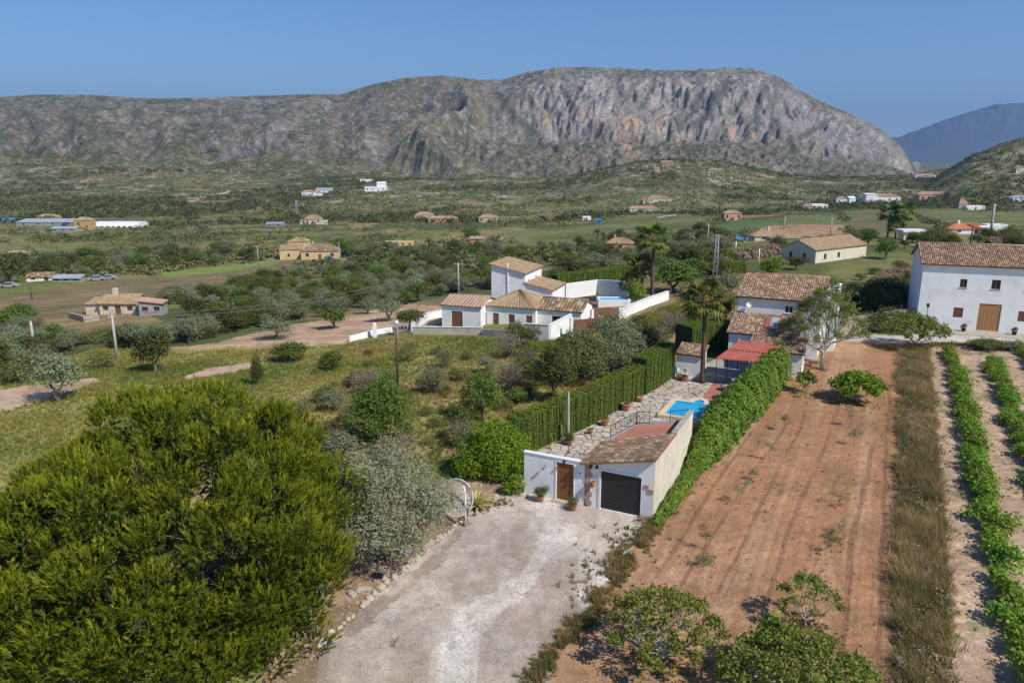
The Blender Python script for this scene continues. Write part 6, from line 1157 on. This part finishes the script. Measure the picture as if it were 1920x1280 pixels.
def car(label,u,v,rz):
    o=thing('parked_car',label,'car',at(u,v),rz,'cars parked by the lean-to shed'); g=MB(); pr=[(-2.1,.3),(-2.15,.75),(-1.5,.9),(-.9,1.4),(.7,1.42),(1.3,.95),(2.05,.8),(2.15,.3)]
    g.poly([(x,-.8,z) for x,z in pr][::-1]); g.poly([(x,.8,z) for x,z in pr])
    for a,b in zip(pr,pr[1:]+pr[:1]): g.poly([(a[0],-.8,a[1]),(b[0],-.8,b[1]),(b[0],.8,b[1]),(a[0],.8,a[1])])
    g.obj('body',M['car'],o); g=MB(); g.box(-1.2,-.815,.95,1.0,.815,1.28); g.obj('windows',M['glass'],o)
    for x in(-1.35,1.35):
        for y in(-.75,.75): g=MB(); g.tube([(x,y-.1,.32),(x,y+.1,.32)],.32,12); g.obj('wheel',M['tyre'],o)
car('silver car parked right of the lean-to shed',205,524,.1); car('white-grey car behind the lean-to shed end, left of the silver car',182,526,.4); car('pale car near the white shed at the left edge',18,539,.2)
for i,(u,v,h) in enumerate(((1378,486,4),(1422,494,3.2))): pole('fence_post',('thin white post in the reddish hedge behind the lattice pole','thin white post right of the other one in the reddish hedge')[i],at(u,v),h,.12,'wht',0,None,cat='post')
# utility poles and cables
def puv(label,u,vb,vt,r,mat,arm=1.3,lattice=False,azi=0,name='utility_pole',cat='utility pole'):
    p=at(u,vb); h=(vb-vt)/ppm(p); o=pole(name,label,p,h,r,mat,arm,None,lattice,cat,azi); return p+Vector((0,0,h))
pa=puv('leaning pale concrete pole at the far left without crossarm',68,672,600,.16,'conc',0); pb=puv('pale concrete pole with small crossarm right of the far left one',220,672,587,.16,'conc',1.2,azi=1.2); pc=puv('slim dark timber pole standing in the meadow',746,722,612,.11,'dpole',0)
pd=puv('pale pole with hooked top left of the central villa',860,556,492,.14,'conc',1.4); pe=puv('tall steel lattice pole behind the courtyard palm',1339,540,440,.2,'galv',1.6,True); pf=puv('thin concrete pole far behind the lattice pole',1326,470,420,.12,'conc',1.0)
pg=puv('concrete pole beside the orange roofed house',1857,438,383,.4,'conc',2.5); puv('dark slim pole rising behind the farmhouse roof',1818,470,424,.2,'dpole',0); puv('thin pole by the villa gardens at the right edge',1915,470,418,.25,'conc',0)
puv('grey pole beside the pale yellow villa',637,488,455,.16,'conc',0); puv('thin pole left of the red soil field',1470,432,405,.2,'conc',0); puv('thin pole at the right of the red soil field',1557,440,408,.2,'conc',0); puv('thin grey pole inside the villa garden trees',1257,552,515,.1,'galv',1.8); puv('far left roadside pole above the half open farm house',60,560,538,.12,'dpole',.8); puv('thin distant pole above the brown field',485,497,460,.15,'conc',0)
def pylon():
    p=at(557,408); h=34/ppm(p); o=thing('electricity_pylon','steel lattice pylon at the foot of the mountain','pylon',p); g=MB(); w=h*.13
    for a,b in((-1,-1),(1,-1),(1,1),(-1,1)): g.tube([(a*w,b*w,0),(a*w*.3,b*w*.3,h*.65),(0,0,h)],.22,4)
    for i in range(6): z=h*i/8; k=w*(1-.7*i/5.2); z2=h*(i+1)/8; k2=w*(1-.7*min(i+1,5.2)/5.2); g.tube([(-k,-k,z),(k2,-k2,z2)],.12,3); g.tube([(k,-k,z),(-k2,-k2,z2)],.12,3); g.tube([(k,-k,z),(k2,k2,z2)],.12,3)
    g.obj('lattice',M['galv'],o); g=MB()
    for z,l in((.65,.2),(.78,.25),(.9,.16)): g.tube([(-h*l,0,h*z),(h*l,0,h*z)],.15,4)
    g.obj('crossarm',M['galv'],o)
pylon()
def cable(label,a,b,sag,r=.03):
    o=thing('power_cable',label,'cable',a,0,'overhead cables'); g=MB(); n=24; d=Vector(b)-Vector(a); g.tube([d*(i/n)-Vector((0,0,sag*4*(i/n)*(1-i/n))) for i in range(n+1)],r,4,cap=False); g.obj('wire',M['wire'],o)
off=Vector((-22,-5,.2))
for k,(nm,dz) in enumerate((('upper',0),('lower',-.55))):
    z=Vector((0,0,dz)); cable(f'{nm} cable of the pair from the left edge to the leaning pole',pa+off+z,pa+z,.4); cable(f'{nm} cable of the pair between the two concrete poles',pa+z,pb+z,.5); cable(f'{nm} cable of the pair from the concrete pole across to the central villa',pb+z,pd+z,2.2)
cable('cable from the villa pole towards the lattice pole',pd,pe,2.0); cable('cable from the meadow pole to the central villa roof',pc,at(835,600)+Vector((0,0,4)),.6,.02)
# ================================================================== trees and scrub of the valley
def T(key,u,v,wpx,hpx,label,cat='tree',name='tree',group=None):
    p=at(u,v); pm=ppm(p); return tree(name,key,p,hpx/pm,label,cat,group,wpx/pm)
for a in (('olive0',110,752,118,98,'big round grey-green olive bush beside the dirt path at the left','olive tree','olive_tree'),('dark0',291,698,80,78,'dark dense bush right of the two concrete poles','bush','bush'),('dark1',-2,712,60,80,'dark bush cut by the left edge above the dirt path','bush','bush'),
 ('round0',542,676,84,36,'low broad bright green bush at the meadow top','bush','bush'),('olive1',520,636,72,44,'olive tree with dark shadow at the left of the bare orchard soil','olive tree','olive_tree'),('round1',626,616,58,40,'fresh green umbrella shaped tree on the bare orchard soil','tree','orchard_tree'),('olive2',728,602,66,42,'olive tree in the middle of the bare orchard soil','olive tree','olive_tree'),('round2',768,616,60,36,'bright green bush left of the central villa','bush','bush'),('olive3',690,588,44,26,'small olive tree behind the orchard soil','olive tree','olive_tree'),
 ('dark2',484,722,26,66,'slim dark sapling tree by the end of the dirt path','tree','tree'),('scrub1',45,716,90,38,'low scrubby bush between the left edge and the olive bush','bush','bush'),('scrub2',190,690,60,30,'low scrub behind the round olive bush','bush','bush'),
 ('cyp',473,488,18,34,'dark pointed cypress left of the pale yellow villa','cypress','cypress_tree'),('round1',643,482,44,34,'green round tree right of the pale yellow villa','tree','tree'),('olive1',382,436,30,18,'dark round tree alone in the far left field','tree','tree'),
 ('round2',1660,486,46,36,'round green tree right of the long low house','tree','tree'),('bright0',1446,514,62,32,'lime green bush left of the long low house','bush','bush'),('dark0',1492,506,40,24,'dark bush at the corner of the long low house','bush','bush'),('olive2',1366,556,56,46,'olive tree behind the villa at its left','olive tree','olive_tree'),
 ('round0',1262,548,110,62,'broad dark green garden tree right of the tallest palm','tree','tree'),('bright1',1192,570,42,46,'bright green columnar bush at the foot of the palms','bush','bush'),('dark1',1345,612,60,56,'dark tree behind the square hedge','tree','tree'),('round1',1300,520,80,34,'leafy mass of garden trees left of the lattice pole','tree','tree'),('dark2',1460,470,44,30,'dark tree behind the long low house','tree','tree'),
 ('dark1',20,530,80,52,'tall dark blue-green tree at the left edge above the sheds','tree','tree'),('round2',175,516,56,34,'green rounded tree behind the lean-to shed','tree','tree'),('round0',885,452,40,26,'dark round tree over the red-brown ruin','tree','tree'),('scrub0',990,640,60,28,'dry scrub at the corner of the tall white wall','bush','bush'),
 ('dark0',1905,470,60,30,'dark bush beside the pole at the right edge','bush','bush'),('scrub2',1550,545,70,30,'green scrub beyond the villa roof','bush','bush'),('round1',1845,655,70,20,'weedy green clump on the road edge before the farmhouse','bush','bush'),('olive3',1890,656,60,18,'low grey-green clump on the road edge at the far right','bush','bush')): T(*a[:5],a[5],a[6],a[7])
mound('oleander_hedge','dark green oleander thicket left of the farmhouse',[tuple(at(1590,586))+(2.6,3.6),tuple(at(1640,582))+(3.,4.2),tuple(at(1714,574))+(3.,4.6)],'dark',12000,(.2,.36),'hedge')
mound('blossoming_hedge','pink flowering oleander behind the dark thicket',[tuple(at(1640,560))+(1.6,3.6),tuple(at(1718,548))+(2,4.6)],'pink',4200,(.2,.34),'hedge')
mound('blossoming_hedge','pinkish brown bush row behind the farmhouse roof at the right edge',[tuple(at(1850,470))+(2.2,3.),tuple(at(1920,468))+(2.4,3.4)],'pink',2600,(.25,.4),'hedge')
mound('reed_hedge','reddish brown reed hedge left of the long low house',[tuple(at(1345,490))+(1.6,2.2),tuple(at(1400,486))+(1.8,2.4),tuple(at(1455,478))+(1.8,2.4)],'dead',4200,(.25,.5),'hedge')
solo_tree('shrub','purple tinted garden shrub in front of the dry stone wall','shrub',at(1668,622),[(0,0,1.6,2.4,1.6,1.6),(2.2,0,1.4,1.8,1.5,1.4),(-2,0,1.3,1.7,1.4,1.3)],'dark',5000,(.16,.3),seed=95,tr=.08)
def valley():
    r=np.random.default_rng(44); placed=[]
    bl=[(at(u,v),rad) for u,v,rad in ((180,613,8),(230,615,9),(280,612,8),(205,630,5),(262,628,5),(575,487,16),(240,592,13),(290,592,7),(75,528,12),(125,529,10),(205,525,8),(1150,470,12),(900,600,17),(960,590,16),(1010,580,14),(1110,590,14),(860,600,10),(1160,560,8),(1459,492,10),(1530,490,14),(1600,480,12),(760,462,10),(890,458,8),(1810,438,14),(1870,436,10),(1460,452,18),(1710,450,8),(640,470,5))]
    def ok(p,rad,names=('olivefield','pathC','pathL','meadow','road','field','vineyard','strip','crop')):
        a=np.array([p.x]);b=np.array([p.y])
        for n in names:
            if inz(n,a,b,.6)[0]: return False
        for q,rr in placed[-400:]:
            if (q.x-p.x)**2+(q.y-p.y)**2<(rad+rr)**2*.42: return False
        for q,rr in bl:
            if (q.x-p.x)**2+(q.y-p.y)**2<(rad+rr)**2: return False
        return True
    def band(poly,n,keys,hr,name,label,cat,group,excl=('olivefield','pathC','pathL','meadow','road','field','vineyard','strip','crop','brown1'),dens=None):
        us=[p[0] for p in poly]; vs=[p[1] for p in poly]; PX=[(float(a),float(b)) for a,b in poly]; c=0;tr=0
        while c<n and tr<n*14:
            tr+=1; u=r.uniform(min(us),max(us)); v=r.uniform(min(vs),max(vs))
            if not pip(np.array([u]),np.array([v]),PX)[0]: continue
            p=at(u,v); h=r.uniform(*hr)
            if dens and fbm(np.array([p.x/26]),np.array([p.y/16]),2,dens)[0]<-.12: continue
            if not ok(p,h*.5,excl): continue
            k=keys[r.integers(len(keys))]; o=tree(name,k,p,h,label,cat,group,h*TPL[k][2]*2.2/TPL[k][3]*r.uniform(.95,1.35)); placed.append((p,h*.5)); c+=1
        print(name,c)
    B1=[(-90,705),(-90,606),(130,604),(330,556),(470,525),(600,506),(760,492),(925,484),(930,545),(835,552),(780,570),(700,578),(560,600),(470,620),(330,650),(330,690),(180,695),(60,712)]
    ol=[f'olive{i}' for i in range(4)]; rd=[f'round{i}' for i in range(3)]+[f'dark{i}' for i in range(3)]; sc=[f'scrub{i}' for i in range(3)]
    band(B1,150,ol,(2.1,3.6),'olive_tree','grey-green olive tree in the scrubby belt left of the central villa','olive tree','olive trees of the belt left of the villa')
    band(B1,120,rd,(2.0,3.8),'green_tree','green leafy tree in the scrubby belt left of the central villa','tree','green trees of the belt left of the villa')
    band(B1,150,sc,(1.2,2.2),'scrub_bush','low scrub bush in the belt left of the central villa','bush','scrub bushes of the belt left of the villa')
    BM=[(610,660),(1060,650),(1260,575),(1280,640),(1100,740),(990,810),(930,770),(780,850),(640,880),(560,780)]
    band(BM,64,sc,(.5,1.5),'meadow_bush','low scrubby bush in the rough grass left of the tall courtyard hedge','bush','low bushes of the meadow',excl=('drive','verge','olivefield'))
    band(BM,16,['olive1','dark1','round1'],(1.4,2.6),'meadow_shrub','waist high leafy shrub in the rough grass left of the tall courtyard hedge','bush','leafy shrubs of the meadow',excl=('drive','verge','olivefield'))
    B2=[(1040,545),(1045,500),(930,484),(930,470),(1080,470),(1190,474),(1300,470),(1440,464),(1440,500),(1330,520),(1200,520)]
    band(B2,48,ol+rd,(2.6,5.),'garden_tree','tree among the gardens behind the central villa and palms','tree','garden trees behind the central villa')
    B3=[(1060,640),(1160,610),(1260,566),(1330,540),(1380,548),(1380,600),(1290,620),(1240,650),(1180,640),(1110,660)]
    band(B3,16,sc+rd[3:],(1.6,3.2),'scrub_bush','bush on the rough slope between the white sloping wall and the square hedge','bush','bushes on the slope by the white wall',excl=('field',))
    B4=[(1540,520),(1560,498),(1660,486),(1720,500),(1720,545),(1640,560),(1580,580),(1540,550)]
    band(B4,10,sc,(1.,2.),'scrub_bush','bush in the grass left of the farmhouse roof','bush','bushes in the grass left of the farmhouse',excl=('field',))
    B5=[(-20,500),(160,488),(340,476),(440,468),(520,500),(420,505),(300,500),(160,520),(-20,540)]
    band(B5,60,rd+ol,(3.2,6),'valley_tree','dark green tree in the tree belt above the brown field at the left','tree','tree belt above the brown field',excl=('crop','pathC'))
    B6=[(640,480),(720,462),(940,470),(1080,462),(1180,440),(1340,430),(1440,455),(1300,470),(1100,480),(930,482),(760,490)]
    band(B6,70,rd+ol+sc,(2.6,5),'valley_tree','tree in the middle of the valley between the ruin and the peach house','tree','scattered trees of the middle valley',excl=('redsoil',),dens=5)
    B7=[(1590,450),(1760,452),(1920,446),(1920,470),(1760,468),(1600,466)]
    band(B7,26,rd+sc,(2.,4.5),'garden_tree','tree or hedge bush along the gardens before the orange roofed house','tree','trees along the right gardens',excl=('redsoil',))
    # masses far off
    def mass(name,label,n,yr,leaf,Rr,k,size,mask,tb=.4,hk=.75):
        y=np.exp(r.uniform(math.log(yr[0]),math.log(yr[1]),n*3)) if yr[1]<1000 else r.uniform(yr[0],yr[1],n*3); n=int(n*1.27); a=r.uniform(-.95,.95,len(y)); x=a*y; m=mask(x,y,960+F*a); x,y=x[m][:n],y[m][:n]; z=H(x,y)
        for q,rr in bl: d=(x-q.x)**2+(y-q.y)**2>(rr+2)**2; x,y,z=x[d],y[d],z[d]
        R=r.uniform(*Rr,len(x)); V,Fc,t=blobs(np.stack([x,y,z],1),R,R*hk*1.3,k,R*size,np.clip(tb+.2*r.normal(size=len(x)),0,1),r); o=link(name,arr_mesh(name,V,Fc,L_[leaf],tint=t)); tag(o,label,None,kind='stuff'); print(name,len(x))
    bare=lambda x,y:(inz('green1',x,y)|inz('brown2',x,y)|inz('redsoil',x,y)|inz('plots',x,y)|inz('green3',x,y)|inz('brown3',x,y)|inz('green2',x,y)|inz('crop',x,y))
    c,s=math.cos(.42),math.sin(.42)
    def belts(x,y,ua):
        q=-x*s+y*c+7*fbm(x/50,y/50,2,6); f=np.abs(((q/26)%1)-.5); b=(f>.40)&(fbm(x/60,y/40,2,301)>-.25); cl=fbm(x/45,y/28,3,302)>.22
        return (b|cl)&~bare(x,y)&~inz('brown1',x,y)
    mass('valley_scrub','green trees and scrub in belts across the far valley',5200,(215,720),'scrub',(1.3,2.9),22,.42,belts)
    mass('valley_wood','darker trees in clumps across the far valley',1500,(260,760),'dark',(2.,3.8),26,.4,lambda x,y,ua:(fbm(x/60,y/35,3,305)>.27)&~bare(x,y))
    wood=lambda x,y,ua:((fbm(x/80,y/90,3,311)+.30*np.exp(-((ua-150)/170)**2)*ss(620,760,y)*(1-ss(900,1040,y))+.28*np.exp(-((ua-480)/110)**2)*(1-ss(950,1100,y))*ss(620,700,y)+.30*np.exp(-((ua-690)/90)**2)*ss(1040,1120,y)+.22*ss(1480,1560,ua)*(1-ss(1000,1200,y))*ss(600,700,y)-.10)>-.02)&~bare(x,y)
    mass('hill_wood','dark pine wood on the lower hillsides',6500,(560,1330),'dark',(2.4,5.),18,.42,wood,.35)
    mass('hill_scrub','low scrub dotting the hills below the mountain',34000,(640,1345),'scrub',(1.0,2.5),7,.75,lambda x,y,ua:(fbm(x/24,y/30,3,321)>-.22)&~bare(x,y)&(y>700+60*fbm(x/80,x/60,2,4)),.35)
    mass('mountain_scrub','scrub bushes scattered on the mountain slopes',30000,(1345,2500),'scrub',(1.4,3.2),5,.85,lambda x,y,ua:(ua<1700)&((ua<930+120*fbm(y/200,x/200,2,9))|(y<1800)|(y>2180))&(fbm(x/60,y/110,4,331)>-.1+.25*ss(1500,2100,y)),.3,.6)
valley()

# ------------------------------------------------------------------ haze
hb=MB(); hb.box(-31500,-70,-62,31500,18100,1100); ho=hb.obj('haze',hm); tag(ho,None,None,kind='stuff')
